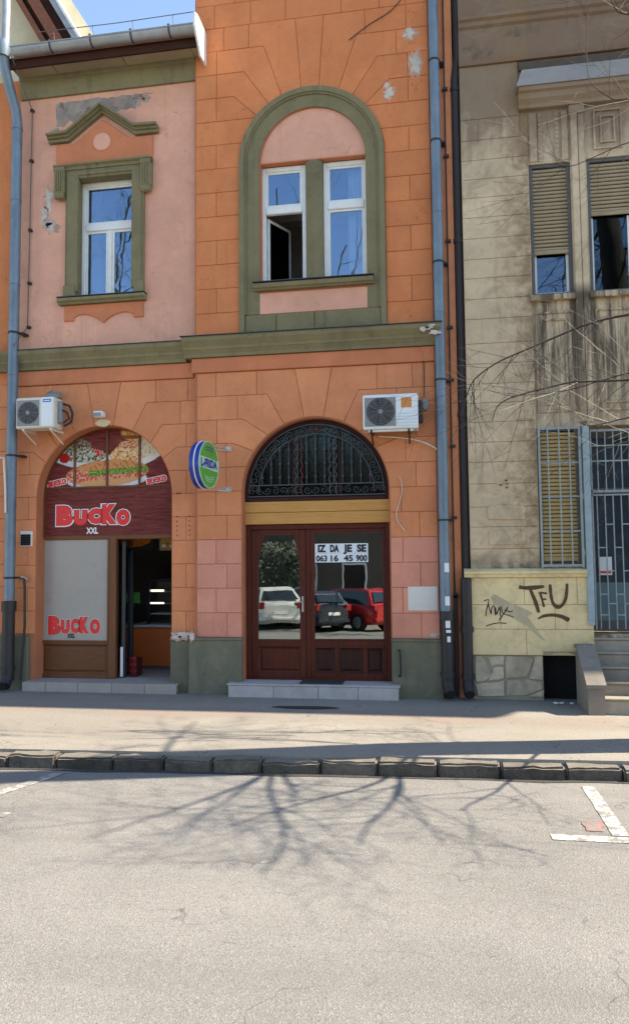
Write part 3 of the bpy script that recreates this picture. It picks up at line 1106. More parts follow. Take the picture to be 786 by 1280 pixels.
mk('sill_flashing', g, 'trim_zinc_dark', BLD)
# central pier with half-round face
pr = [(-1.402 + .2 * i / 8, .05 - .035 * sin(pi * i / 8)) for i in range(9)]
g = G()
v = [(x, y, z) for z in (4.945, 6.404) for x, y in pr] + [(x, .2, z) for z in (4.945, 6.404) for x in (-1.402, -1.202)]
f = [(i, i + 1, 9 + i + 1, 9 + i) for i in range(8)] + [(0, 9, 20, 18), (8, 19, 21, 17)]
g.add(v, f)
mk('window_pier', g, 'green_trim', BLD, smooth=True)


def frame_window(name, x0, x1, z0, z1, zt, y, par, mull=False, left_open=False, pane='pane_sky', right_pane=None, t=.05):
    """painted casement: outer frame, transom at zt, panes as sub-parts"""
    w = mk(name, G().box(x0, x0 + t, y, y + .06, z0, z1, .006).box(x1 - t, x1, y, y + .06, z0, z1, .006).box(x0 + t, x1 - t, y + .001, y + .058, z1 - t * 1.1, z1, .006)
           .box(x0 + t, x1 - t, y + .001, y + .058, z0, z0 + t * .7, .006).box(x0 + t, x1 - t, y - .006, y + .05, zt - .05, zt + .04, .008), 'white_paint', par)
    s = .028
    def sash(a, b, c, d):
        g = G().box(a, a + s, y + .012, y + .045, c, d, .004).box(b - s, b, y + .012, y + .045, c, d, .004).box(a + s, b - s, y + .013, y + .044, c, c + s, .004).box(a + s, b - s, y + .013, y + .044, d - s, d, .004)
        mk('sash', g, 'white_paint', w)
        mk('pane', G().box(a + s - .003, b - s + .003, y + .026, y + .030, c + s - .003, d - s + .003), pane, w)
    sash(x0 + t, x1 - t, zt + .04, z1 - t * 1.1)
    if mull:
        xm = (x0 + x1) / 2
        mk('mullion', G().box(xm - .028, xm + .028, y + .002, y + .056, z0 + t * .7, zt - .05, .006), 'white_paint', w)
        sash(x0 + t, xm - .028, z0 + t * .7, zt - .05)
        sash(xm + .028, x1 - t, z0 + t * .7, zt - .05)
    elif not left_open:
        sash(x0 + t, x1 - t, z0 + t * .7, zt - .05)
    return w


w1 = frame_window('window', -1.945, -1.404, 4.946, 6.40, 5.87, .10, BLD, left_open=True)
w2 = frame_window('window', -1.200, -.668, 4.946, 6.40, 5.87, .10, BLD)
w3 = frame_window('window', WX0 + .005, WX1 - .005, WZ0, WZ1, 5.89, LW + .10, BLD, mull=True)
# the open casement swung into the room, hinged on its left jamb
a = radians(62)
hx, hy = -1.88, .16
g = G()
L = .43
def sw(u, v_, z):
    return (hx + u * cos(a) - v_ * sin(a), hy + u * sin(a) + v_ * cos(a), z)
def sbox(g, u0, u1, z0, z1, th=.03):
    v = [sw(u0, 0, z0), sw(u1, 0, z0), sw(u1, th, z0), sw(u0, th, z0), sw(u0, 0, z1), sw(u1, 0, z1), sw(u1, th, z1), sw(u0, th, z1)]
    g.add(v, [(0, 3, 2, 1), (4, 5, 6, 7), (0, 1, 5, 4), (1, 2, 6, 5), (2, 3, 7, 6), (3, 0, 4, 7)])
sbox(g, 0, .035, 4.99, 5.80); sbox(g, L - .035, L, 4.99, 5.80); sbox(g, .035, L - .035, 4.99, 5.025); sbox(g, .035, L - .035, 5.765, 5.80)
mk('open_sash', g, 'white_paint', w1)
g = G(); sbox(g, .036, L - .036, 5.026, 5.764, .004)
mk('pane', g, 'pane_dark', w1)
# room behind the first floor windows, curtains
def room(x0, x1, y0, y1, z0, z1, mat, par, name='room_wall'):
    g = G()
    v = [(x0, y0, z0), (x1, y0, z0), (x1, y1, z0), (x0, y1, z0), (x0, y0, z1), (x1, y0, z1), (x1, y1, z1), (x0, y1, z1)]
    g.add(v, [(0, 1, 2, 3), (7, 6, 5, 4), (1, 5, 6, 2), (2, 6, 7, 3), (3, 7, 4, 0)])
    me = mk(name, g, mat, par)
    return me


room(-2.6, -.1, .361, 1.9, 4.5, 7.1, 'interior_room', BLD)
room(-4.9, -2.9, .421, 2.0, 4.5, 7.1, 'interior_room', BLD)
mk('wardrobe_front', G().box(-1.95, -.9, 1.4, 1.88, 4.52, 5.52, .01), 'interior_dark', BLD)
mk('ceiling_beam', G().box(-2.55, -.15, 1.1, 1.3, 6.2, 6.4, .01), 'interior_room', BLD)


def curtain(x0, x1, z0, z1, y, mat, par, amp=.02, n=24):
    g = G()
    v = []
    for i in range(n + 1):
        x = x0 + (x1 - x0) * i / n
        yy = y + amp * sin(i * 1.7 + x * 3)
        v += [(x, yy, z0), (x, yy, z1)]
    g.add(v, [(2 * i, 2 * i + 2, 2 * i + 3, 2 * i + 1) for i in range(n)])
    mk('curtain', g, mat, par, smooth=True)


curtain(-.92, -.66, 4.97, 6.35, .24, 'curtain_pale', w2)
curtain(-1.20, -1.12, 4.97, 6.35, .24, 'curtain_pale', w2)
curtain(-1.52, -1.40, 5.92, 6.35, .24, 'curtain_pale', w1, n=8)
curtain(-4.25, -4.08, 5.0, 6.42, .34, 'curtain_cream', w3)
curtain(-3.82, -3.78, 5.0, 5.8, .34, 'curtain_pale', w3)

# -- left wing window dressing
y = LW
g = G()
g.box(-4.425, WX0 + .01, y - .05, y + .1, 4.95, 6.55, .008).box(WX1 - .01, -3.405, y - .05, y + .1, 4.95, 6.55, .008).box(-4.425, -3.405, y - .052, y + .098, WZ1 - .01, 6.57, .008)
g.box(-4.40, WX0 + .03, y - .065, y, 5.02, 6.52, .006).box(WX1 - .03, -3.43, y - .065, y, 5.02, 6.52, .006).box(-4.39, -3.44, y - .068, y, WZ1 + .02, 6.53, .006)
mk('window_surround', g, 'green_trim', BLD)
for a, b in ((-4.435, -4.28), (-3.52, -3.40)):
    mk('surround_base', G().box(a, b, y - .078, y + .02, 4.95, 5.10, .008), 'green_trim', BLD)
g = G().profile_x([(y + .02, 6.57), (y - .06, 6.57), (y - .07, 6.60), (y - .10, 6.615), (y - .10, 6.635), (y + .02, 6.65)], -4.575, -3.30)
mk('window_head_moulding', g, 'green_trim', BLD)
for cx in (-4.495, -3.37):
    con = G()
    con.box(cx - .068, cx + .068, y - .09, y + .02, 6.28, 6.60, .01)
    for k in range(4):
        con.box(cx - .052 + k * .03, cx - .036 + k * .03, y - .102, y - .08, 6.30, 6.58, .004)
    con.tube([(cx - .07, y - .07, 6.60 - .02), (cx + .07, y - .07, 6.60 - .02)], .035, 8)
    con.tube([(cx - .06, y - .055, 6.25), (cx + .06, y - .055, 6.25)], .045, 8)
    mk('console', con, 'green_trim', BLD)
g = G().prism([(-4.565, 6.652), (-3.305, 6.652), (-3.305, 6.93), (-3.60, 6.93), (-3.955, 7.20), (-4.33, 6.93), (-4.565, 6.93)], y - .035, y + .02, .008)
mk('window_head_panel', g, 'orange_trim', BLD)
g = G().prism([(-3.955 + .115 * cos(2 * pi * i / 28), 6.905 + .115 * sin(2 * pi * i / 28)) for i in range(28)], y - .052, y - .02, .008)
mk('roundel', g, 'pink_wall', BLD)
# stepped pediment: swept moulding
path = [(-4.665, 6.955), (-4.40, 6.955), (-3.955, 7.275), (-3.52, 6.955), (-3.225, 6.955)]
g = G()
for (t0, t1, yy) in ((0, .035, y - .055), (.035, .06, y - .085), (.06, .088, y - .125)):
    up = [(p[0], p[1] + t1 * (1.15 if 0 < i < 4 else 1)) for i, p in enumerate(path)]
    lo = [(p[0], p[1] + t0 * (1.15 if 0 < i < 4 else 1)) for i, p in enumerate(path)]
    for i in range(4):
        g.prism([lo[i], lo[i + 1], up[i + 1], up[i]], yy, y + .02)
mk('pediment', g, 'green_trim', BLD)
g = G().profile_x([(y + .02, 4.865), (y - .06, 4.865), (y - .07, 4.885), (y - .10, 4.90), (y - .10, 4.935), (y + .1, 4.945)], -4.50, -3.375)
mk('window_sill', g, 'green_trim', BLD)
g = G().box(-4.505, -3.37, y - .108, y + .1, 4.946, 4.953)
mk('sill_flashing', g, 'trim_zinc_dark', BLD)
ap = [(-4.44, 4.862), (-4.44, 4.668), (-4.315, 4.668), (-4.315, 4.70)] + [(-4.315 + .38 * t / 8, 4.70 + .075 * sin(pi * (.25 + .75 * t / 8)) - .053 - .035 * (t / 8) ** 3 + .02) for t in range(1, 8)] + [(-3.925, 4.62)] \
    + [(-3.925 + .38 * t / 8, 4.70 + .075 * sin(pi * (.25 + .75 * (8 - t) / 8)) - .053 - .035 * ((8 - t) / 8) ** 3 + .02) for t in range(1, 8)] + [(-3.535, 4.70), (-3.535, 4.668), (-3.415, 4.668), (-3.415, 4.862)]
g = G().prism(ap, y - .022, y + .02, .006)
mk('window_apron', g, 'orange_trim', BLD)

# -- peeled patches of plaster
def ragged(xc, zc, rx, rz, n, seed, rough):
    out = []
    for i in range(n):
        a = 2 * pi * i / n
        k = 1 + rough * (1.6 * mnoise.noise(Vector((cos(a) * 1.2 + seed * 7.1, sin(a) * 1.2, seed))) + 1.0 * mnoise.noise(Vector((cos(a) * 3.5 + seed, sin(a) * 3.5, seed * 3))) + .6 * mnoise.noise(Vector((cos(a) * 9 + seed, sin(a) * 9, seed * 2))))
        k = max(.3, k)
        out.append((xc + rx * k * cos(a), zc + rz * k * sin(a)))
    return out


def peel(xc, zc, rx, rz, yy, mat, seed, n=22, rough=.4):
    n = 56
    if mat != 'orange_low':
        mk('peeled_patch', G().prism(ragged(xc + .006, zc - .004, rx * 1.18, rz * 1.14, n, seed + .4, .5), yy - .0012, yy + .004), 'scuffed_plaster', BLD)
    mk('peeled_patch', G().prism(ragged(xc, zc, rx, rz, n, seed, .62), yy - .0028, yy + .004, .001), mat, BLD)
    return


def peel_old(xc, zc, rx, rz, yy, mat, seed, n=22, rough=.4):
    mk('peeled_patch', G().prism(blob(xc, zc, rx, rz, n, seed, min(rough, .42)), yy - .0025, yy + .004), mat, BLD)


# big patch under the eaves, left wing
g = G()
random.seed(3)
top = [(-4.60 + i * .13, 7.50 + .03 * mnoise.noise(Vector((i * .9, 1, 1)))) for i in range(10)]
bot = [(-3.30, 7.50), (-3.42, 7.47), (-3.5, 7.42), (-3.55, 7.31), (-3.70, 7.33), (-3.82, 7.28), (-3.96, 7.34), (-4.08, 7.27), (-4.2, 7.28), (-4.32, 7.20), (-4.42, 7.26), (-4.50, 7.17), (-4.58, 7.2)]
raw = top + bot
fine = []
for i in range(len(raw)):
    a_, b_ = raw[i], raw[(i + 1) % len(raw)]
    for q in range(6):
        t_ = q / 6
        x_, z_ = a_[0] + (b_[0] - a_[0]) * t_, a_[1] + (b_[1] - a_[1]) * t_
        fine.append((x_ + .022 * mnoise.noise(Vector((x_ * 14, z_ * 14, 2))), z_ + .03 * mnoise.noise(Vector((x_ * 16, z_ * 16, 7)))))
g.prism(fine, LW - .003, LW + .004, .001)
for i_, (a_, b_, c_, d_) in enumerate(((-3.52, 7.40, .10, .05), (-3.40, 7.42, .06, .04), (-4.58, 7.10, .05, .06), (-4.3, 7.12, .05, .05))):
    mk('peeled_patch', G().prism(ragged(a_, b_, c_, d_, 50, i_ + 3, .6), LW - .0028, LW + .004, .001), 'peeled', BLD)
mk('peeled_patch', g, 'peeled', BLD)
for i, (a, b, c, d) in enumerate(((-4.68, 6.26, .06, .12), (-4.72, 6.08, .04, .07), (-4.65, 5.90, .07, .08), (-4.70, 5.93, .05, .04))):
    peel(a, b, c, d, LW, 'bare_white', i + 2, rough=.6)
for i, (a, b, c, d) in enumerate(((-.09, 7.42, .055, .13), (-.16, 7.80, .06, .05), (-.40, 7.11, .05, .06), (-.43, 7.20, .03, .03), (-.30, 7.30, .05, .012))):
    peel(a, b, c, d, 0.0, 'bare_white' if i != 4 else 'orange_low', i + 20, rough=.5)
for i, (a, b, c, d, yy) in enumerate(((-2.90, .84, .09, .035, .05 - .03), (-2.98, .82, .05, .03, .02), (-.02, .86, .05, .02, 0.0), (-2.76, .83, .03, .04, -.063))):
    peel(a, b, c, d, yy, 'bare_white', i + 33, rough=.5)
for i, (a, b) in enumerate(((-.05, 4.245), (.02, 4.27), (.06, 4.20))):
    mk('peeled_patch', G().prism(blob(a, b, .05, .025, 14, 50 + i, .5), -.158, -.14), 'bare_white', BLD)
# blank painted plate
g = G().prism([(-.288, 1.127), (.037, 1.127), (.037, 1.392), (-.288, 1.392)], -.006, .01, .003)
mk('blank_plate', g, 'white_patch', BLD, label='blank white rectangular plate by the downpipe')
# vent grate on the left, frame + slats
v0 = mk('vent', G().box(-4.985, -4.825, LW - .012, LW + .01, 1.90, 2.085, .004), 'white_patch', BLD)
mk('vent_opening', G().box(-4.975, -4.845, LW - .017, LW - .005, 1.91, 2.045), 'hole_black', v0)
for k in range(4):
    mk('vent_slat', G().box(-4.972, -4.848, LW - .022, LW - .016, 1.925 + k * .03, 1.935 + k * .03), 'iron_black', v0)
# iron handle on the right plinth
g = G().tube([(-.40, -.055, .70), (-.385, -.085, .70), (-.38, -.09, .66), (-.378, -.09, .46), (-.383, -.085, .42), (-.398, -.055, .42)], .011, 6)
mk('iron_bracket', g, 'iron_black', BLD, smooth=True)
# drill holes on the left pier
g = G()
for k in range(5):
    for xx in (-2.985, -2.835):
        g.box(xx - .006, xx + .006, LW - .004, LW + .004, 2.0 + k * .055, 2.012 + k * .055)
g.box(-2.99, -2.975, LW - .004, LW + .004, 2.495, 2.51).box(-2.96, -2.945, LW - .004, LW + .004, 2.495, 2.51)
mk('drill_holes', g, 'hole_black', BLD)

# -- eaves, gutter and roof over the left wing
g = G().profile_x([(LW, 7.575), (LW - .03, 7.575), (LW - .035, 7.63), (LW - .05, 7.66), (LW - .055, 7.79), (LW - .075, 7.80), (LW - .08, 7.828), (LW, 7.828)], XL, XB0 - .002)
mk('eaves_frieze', g, 'green_trim', BLD)
xs_ = [XL, -4.53, -3.62, XB0 + .0]
for a, b in zip(xs_[:-1], xs_[1:]):
    mk('soffit_panel', G().box(a + .004, b - .004, -.20, LW, 7.83, 7.85, .003), 'soffit', BLD)
mk('fascia', G().box(XL, XB0 + .118, -.235, -.202, 7.79, 7.93, .004), 'dark_fascia', BLD)
mk('soffit_panel', G().box(XB0 + .001, XB0 + .117, -.20, -.002, 7.83, 7.85, .003), 'soffit', BLD)
g = G()
n = 9
sec_o = [(-.315 - .075 * cos(pi * i / (n - 1)), 7.955 - .075 * sin(pi * i / (n - 1))) for i in range(n)]
sec_i = [(-.315 - .068 * cos(pi * i / (n - 1)), 7.957 - .068 * sin(pi * i / (n - 1))) for i in range(n)][::-1]
g.profile_x(sec_o + sec_i, -4.95, -2.63)
g.tube([(-4.95, -.392, 7.957), (-2.63, -.392, 7.957)], .010, 6)
gut = mk('gutter', g, 'zinc_light', BLD, smooth=True)
for xx in (-4.45, -3.93, -3.42, -2.95):
    g = G().profile_x([(-.315 - .079 * cos(pi * i / 8), 7.955 - .079 * sin(pi * i / 8)) for i in range(9)] + [(-.315 - .072 * cos(pi * i / 8), 7.955 - .072 * sin(pi * i / 8)) for i in range(9)][::-1], xx, xx + .022)
    g.box(xx, xx + .022, -.40, -.37, 7.95, 7.985)
    mk('gutter_bracket', g, 'trim_zinc_dark', gut)
g = G().prism([(-.42, 0), (0, 0), (0, 1), (-.42, 1)], 0, 1)
g = G().profile_x([(-.43, 7.90), (-.43, 8.06), (-.33, 8.10), (.05, 8.10), (.05, 7.70), (-.20, 7.68)], -2.625, -2.600)
mk('gutter_end_board', g, 'white_paint', BLD)
# roof plane, pitched 45 degrees
g = G().profile_x([(-.30, 7.95), (3.2, 10.62), (3.2, 10.52), (-.27, 7.88)], XL + .1, -2.63)
mk('roof', g, 'roof_clay', BLD)
tile = G().profile_x([(0, 0), (.25, .19), (.24, .21), (-.012, .018)], -.09, .09).tube([(-.085, -.01, .018), (-.085, .24, .208)], .022, 6)
tm = mesh_of(tile, 'roof_tile'); tm.materials.append(M['roof_clay'])
random.seed(5)
for r in range(3):
    for c in range(12):
        inst('roof_tile', tm, BLD, (-4.80 + c * .187 + (.09 if r % 2 else 0) - (.09 if r % 2 and c == 11 else 0), -.325 + r * .22, 7.965 + r * .168 + random.uniform(-.006, .006)), rot=(0, 0, random.uniform(-.03, .03)))
g = G().tube([(-4.6, -.36, 8.12), (-3.6, -.36, 8.105), (-2.64, -.36, 8.12)], .005, 5)
for xx in (-4.4, -3.9, -3.4, -2.9):
    g.tube([(xx, -.36, 8.115), (xx, -.33, 7.99)], .004, 4)
mk('gutter_wire', g, 'wire_grey', BLD)

# lightning conductor on the pink wall
g = G().tube([(-5.0, -.30, 7.95), (-4.93, -.1, 7.6), (-4.90, LW - .03, 7.42), (-4.905, LW - .03, 6.6), (-4.91, LW - .03, 5.7), (-4.92, LW - .03, 4.62), (-5.0, -.12, 4.34)], .007, 6)
lr = mk('lightning_conductor', g, 'wire_grey', BLD)
for zz in (7.42, 6.76, 5.86, 5.18, 4.62):
    mk('conductor_clip', G().box(-4.925, -4.885, LW - .045, LW + .001, zz - .014, zz + .014), 'iron_black', lr)

# ------------------------------------------------------------------ double door and fanlight (parts of the building)
DY = .15
door = mk('door_frame', G().box(-2.175, -2.115, DY, DY + .09, .32, 2.115, .006).box(-.535, -.475, DY, DY + .09, .32, 2.115, .006)
          .box(-2.115, -.535, DY + .002, DY + .088, 2.055, 2.115, .006).box(-2.115, -.535, DY + .002, DY + .088, .318, .345), 'door_wood', BLD)


def panel(x0, x1, z0, z1, yy, mat, par, name='panel'):
    g = G()
    b = .022
    v = [(x0, yy, z0), (x1, yy, z0), (x1, yy, z1), (x0, yy, z1),
         (x0 + b, yy + .014, z0 + b), (x1 - b, yy + .014, z0 + b), (x1 - b, yy + .014, z1 - b), (x0 + b, yy + .014, z1 - b),
         (x0 + 2.2 * b, yy + .002, z0 + 2.2 * b), (x1 - 2.2 * b, yy + .002, z0 + 2.2 * b), (x1 - 2.2 * b, yy + .002, z1 - 2.2 * b), (x0 + 2.2 * b, yy + .002, z1 - 2.2 * b)]
    f = []
    for r in (0, 4):
        for i in range(4):
            f.append((r + i, r + (i + 1) % 4, r + 4 + (i + 1) % 4, r + 4 + i))
    f.append((8, 9, 10, 11))
    g.add(v, f)
    return mk(name, g, mat, par)


# left leaf: glazed with a tapered head
lx0, lx1 = -2.113, -1.462
leaf = mk('door_leaf', G().prism([(lx0, .345), (-2.03, .345), (-2.03, 2.052), (lx0, 2.052)], DY + .02, DY + .065, .004)
          .prism([(-1.535, .345), (lx1, .345), (lx1, 2.052), (-1.535, 2.052)], DY + .02, DY + .065, .004)
          .prism([(-2.03, 1.995), (-1.535, 1.995), (-1.535, 2.052), (-2.03, 2.052)], DY + .021, DY + .064)
          .prism([(-2.03, .70), (-1.535, .70), (-1.535, .785), (-2.03, .785)], DY + .021, DY + .064, .003)
          .prism([(-2.03, .345), (-1.535, .345), (-1.535, .40), (-2.03, .40)], DY + .021, DY + .064)
          .prism([(-2.03, 1.70), (-1.965, 1.996), (-2.03, 1.996)], DY + .022, DY + .063).prism([(-1.535, 1.70), (-1.60, 1.996), (-1.535, 1.996)], DY + .022, DY + .063), 'door_wood', BLD)
panel(-2.028, -1.537, .402, .698, DY + .028, 'door_wood', leaf)
g = G().prism([(-2.034, .782), (-1.531, .782), (-1.531, 1.70), (-1.60, 2.0), (-1.965, 2.0), (-2.034, 1.70)], 0, .004)
tilt = radians(1.12)


def tilt_pane(g, zc, yc, k=1.0, yaw=0.0, xc=0):
    """old loose glass leans a little in its rebate"""
    g.v = [(x, yc + y + (z - zc) * math.tan(tilt) * k + (x - xc) * math.tan(yaw), z) for x, y, z in g.v]
    return g


mk('pane', tilt_pane(g, 1.4, DY + .045), 'pane_shop', leaf)
g = G().box(-1.512, -1.490, DY + .012, DY + .022, 1.10, 1.28, .003).tube([(-1.50, DY + .015, 1.22), (-1.50, DY - .035, 1.22), (-1.545, DY - .04, 1.215), (-1.59, DY - .035, 1.21)], .008, 6)
mk('handle', g, 'galvanised', leaf)
# fixed side: big pane over three small panels
leaf2 = mk('door_leaf', G().box(-1.46, -1.36, DY + .018, DY + .066, .345, 2.053, .004).box(-.575, -.537, DY + .02, DY + .065, .345, 2.053, .004)
           .box(-1.36, -.575, DY + .021, DY + .064, 2.01, 2.053).box(-1.36, -.575, DY + .021, DY + .064, .70, .785, .003).box(-1.36, -.575, DY + .021, DY + .064, .345, .405)
           .box(-1.135, -1.085, DY + .021, DY + .064, .405, .70, .003).box(-.81, -.76, DY + .021, DY + .064, .405, .70, .003)
           .box(-1.445, -1.415, DY + .006, DY + .02, .345, 2.053, .003), 'door_wood', BLD)
for a, b in ((-1.358, -1.137), (-1.083, -.812), (-.758, -.577)):
    panel(a, b, .407, .698, DY + .030, 'door_wood_dark', leaf2)
mk('door_moulding', G().box(-1.362, -.573, DY + .012, DY + .021, .776, .792, .003).box(-1.368, -.567, DY + .008, DY + .021, .690, .708, .003), 'door_wood', leaf2)
g = G().box(-1.365, -.57, 0, .004, .78, 2.015)
mk('pane', tilt_pane(g, 1.4, DY + .045, 1.15, radians(1.2), -.97), 'pane_shop', leaf2)
# varnished transom board: two planks
for i, (a, b) in enumerate(((2.118, 2.252), (2.256, 2.382))):
    mk('transom_board', G().box(-2.172, -.482, DY - .03, DY + .06, a, b, .004), 'varnish_board', BLD)
# fanlight
FY = .12
fan = mk('fanlight_frame', band(G(), DXC, DZC, DR - .045, DR + .002, 2.384, FY, FY + .09), 'door_wood_dark', BLD, smooth=True)
mk('fanlight_rail', G().box(DXC - DR + .045, DXC + DR - .045, FY, FY + .09, 2.384, 2.43, .004), 'door_wood_dark', fan)
g = G().prism([(DXC - .80, 2.43)] + arc(DXC, DZC, .80, 180, 0, 30) + [(DXC + .80, 2.43)], FY + .07, FY + .074)
mk('pane', g, 'pane_fan', fan)
for dx in (-.275, .275):
    mk('fanlight_mullion', G().box(DXC + dx - .018, DXC + dx + .018, FY + .05, FY + .085, 2.43, DZC + sqrt(.8 ** 2 - dx * dx), .003), 'door_wood_dark', fan)
gr = mk('fanlight_grille', G().tube([(x, FY - .02, z) for x, z in arc(DXC, DZC, .785, 180, 0, 36)], .008, 5).tube([(x, FY - .02, z) for x, z in arc(DXC, DZC, .675, 180, 0, 36)], .007, 5), 'grille_iron' if 'grille_iron' in M else 'iron_black', BLD)
simple('grille_iron', (.055, .055, .06), .5, var=.3, nsc=20, spec=.5)
simple('grille_rust', (.13, .022, .018), .6, var=.3, nsc=20)
gr.data.materials[0] = M['grille_iron']
mk('grille_rail', G().box(DXC - .80, DXC + .80, FY - .026, FY - .014, 2.435, 2.447).box(DXC - .79, DXC + .79, FY - .026, FY - .014, 2.565, 2.577), 'grille_iron', gr)
for k in range(-6, 7):
    xx = k * .105
    if abs(abs(xx) - .21) < .02: xx += .0
    top = DZC + sqrt(max(.0, .675 ** 2 - xx * xx)) if abs(xx) < .67 else 2.6
    g = G().box(DXC + xx - .0045, DXC + xx + .0045, FY - .025, FY - .016, 2.577, top)
    for q in range(3):
        zz = 2.65 + q * .16
        if zz < top - .03: g.box(DXC + xx - .011, DXC + xx + .011, FY - .029, FY - .012, zz, zz + .02)
    mk('grille_bar', g, 'grille_iron', gr)
for dx in (-.235, -.165, .165, .235):
    g = G()
    top = DZC + sqrt(.67 ** 2 - dx * dx)
    pts = [(DXC + dx + .012 * cos(q * 1.1), FY - .02 + .012 * sin(q * 1.1), 2.45 + (top - 2.45) * q / 34) for q in range(35)]
    mk('twisted_bar', g.tube(pts, .008, 4), 'grille_rust' if dx == -.165 else 'grille_iron', gr)
sp = G()
pts = []
for q in range(16):
    a = q * .55
    r = .006 + .0028 * q
    pts.append((r * cos(a), 0, r * sin(a)))
sp.tube(pts, .0045, 4)
spm = mesh_of(sp, 'grille_scroll'); spm.materials.append(M['grille_iron'])
spm2 = spm.copy(); spm2.materials.clear(); spm2.materials.append(M['grille_rust'])
for k in range(26):
    a = radians(4 + k * 172 / 25)
    x_, z_ = DXC + .73 * cos(a), DZC + .73 * sin(a)
    inst('grille_scroll', spm2 if k in (12, 13) else spm, gr, (x_, FY - .02, z_), rot=(0, -a + (pi if k % 2 else 0), 0), scale=(1, 1, 1))
for k in range(17):
    inst('grille_scroll', spm, gr, (DXC - .76 + k * .095, FY - .02, 2.506), rot=(0, k * 2.1, 0), scale=(1 if k % 2 else -1, 1, 1))
for k in range(4):
    mk('fanlight_dark_sheet', G().box(DXC - .80 + k * .40, DXC - .402 + k * .40, .30, .305, 2.40, DZC + .82), 'dark_sheet_grey', fan)  # dark sheets added behind the pane to make the fanlight look dull
# dark room behind door and fanlight
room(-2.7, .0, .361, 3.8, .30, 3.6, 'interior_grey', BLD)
# doorstep: marble slab over tiled riser
st = mk('doorstep', G().box(-2.30, -.40, -.15, .16, GROUND - .03, .302), 'base_mortar', BLD)
mk('step_slab', G().box(-2.315, -.385, -.165, .158, .303, .325, .005), 'marble', st)
x = -2.30
for L in (.52, .50, .44, .44):
    mk('step_tile', G().box(x + .003, x + L - .003, -.160, -.151, GROUND - .01, .301, .002), 'marble', st)
    x += L
st2 = mk('doorstep', G().box(-4.84, -2.95, -.06, .50, GROUND - .03, .262), 'base_mortar', BLD)
x = -4.85
for L in (.30, .41, .42, .40, .385):
    mk('step_tile', G().box(x + .003, x + L - .003, -.071, -.061, GROUND - .01, .285, .002), 'step_tile', st2)
    mk('step_tile', G().box(x + .003, x + L - .003, -.060, .42, .263, .285, .002), 'step_tile', st2)
    x += L
# door mat
g = G().box(-1.50, -1.02, -.12, .12, .325, .338, .004)
mk('doormat', g, 'doormat', label='thin black doormat on the marble doorstep of the dark red double door', cat='doormat')

# for-rent notice stuck behind the glass
nt = root('rental_notice', (-1.35, .147, 1.66), 'white paper notice reading IZ DA JE SE in the door glass', 'notice')
mk('notice_sheet', G().box(-1.352, -.738, .168, .171, 1.668, 1.772).box(-1.352, -.738, .168, .171, 1.774, 1.884), 'paper_white', nt)
for txt, zz, hh, segs in (('top', 1.79, .078, (('IZ', -1.318, .095), ('DA', -1.176, .105), ('JE', -1.022, .10), ('SE', -.866, .108))),
                          ('low', 1.682, .066, (('063', -1.340, .130), ('16', -1.170, .090), ('45', -1.018, .105), ('900', -.878, .128)))):
    for s_, xx, ww in segs:
        tg, w_, h_ = text_geo(s_, hh / .70, .006 if txt == 'top' else .0035, .001, ww, 3, True)
        mk('lettering', letters_at(tg, xx, .1665, zz), 'print_black', nt)

# ------------------------------------------------------------------ sandwich shop front
SY = .27
simple('interior_floor', (.30, .29, .27), .4)
sf = mk('shopfront', G().box(-4.86, -4.80, SY, SY + .07, .285, 2.0, .006).box(-3.935, -3.83, SY, SY + .075, .285, 2.0, .006).box(-4.80, -3.935, SY + .002, SY + .068, .285, .335, .005)
        .box(-4.80, -3.935, SY + .002, SY + .068, .69, .735, .005).box(-4.86, -3.0, SY + .001, SY + .07, 1.975, 2.03, .006), 'shop_wood_v', BLD)
panel(-4.798, -3.937, .337, .688, SY + .012, 'shop_wood', sf)
mk('grey_film_pane', G().box(-4.80, -3.935, SY + .02, SY + .03, .735, 1.975), 'film_grey', sf, label='grey film covered shop window')
mk('pane_bead', G().box(-4.815, -4.795, SY - .008, SY + .01, .72, 1.985, .003).box(-3.94, -3.92, SY - .008, SY + .01, .72, 1.985, .003).box(-4.795, -3.94, SY - .008, SY + .01, .722, .742, .003), 'shop_wood_v', sf)
# open glazed leaf, swung inwards past square on the left jamb of the doorway
def leaf_box(g, u0, u1, z0, z1, th=.04):
    A_ = Vector((-3.79, .36, 0)); d = Vector((-.17, .66, 0)).normalized(); n_ = Vector((d.y, -d.x, 0))
    q = [A_ + d * u0, A_ + d * u1, A_ + d * u1 + n_ * th, A_ + d * u0 + n_ * th]
    g.add([(p.x, p.y, z0) for p in q] + [(p.x, p.y, z1) for p in q], [(0, 3, 2, 1), (4, 5, 6, 7), (0, 1, 5, 4), (1, 2, 6, 5), (2, 3, 7, 6), (3, 0, 4, 7)])
    return g
g = G()
leaf_box(g, 0, .05, .30, 1.95); leaf_box(g, .62, .67, .30, 1.95); leaf_box(g, .05, .62, .30, .44); leaf_box(g, .05, .62, 1.90, 1.95)
ol = mk('open_leaf', g, 'fan_dark', sf)
mk('pane', leaf_box(G(), .05, .62, .44, 1.90, .006), 'pane_dark', ol)
mk('door_edge_strip', G().box(-3.80, -3.765, .340, .352, .30, .66, .003), 'white_plastic', ol)
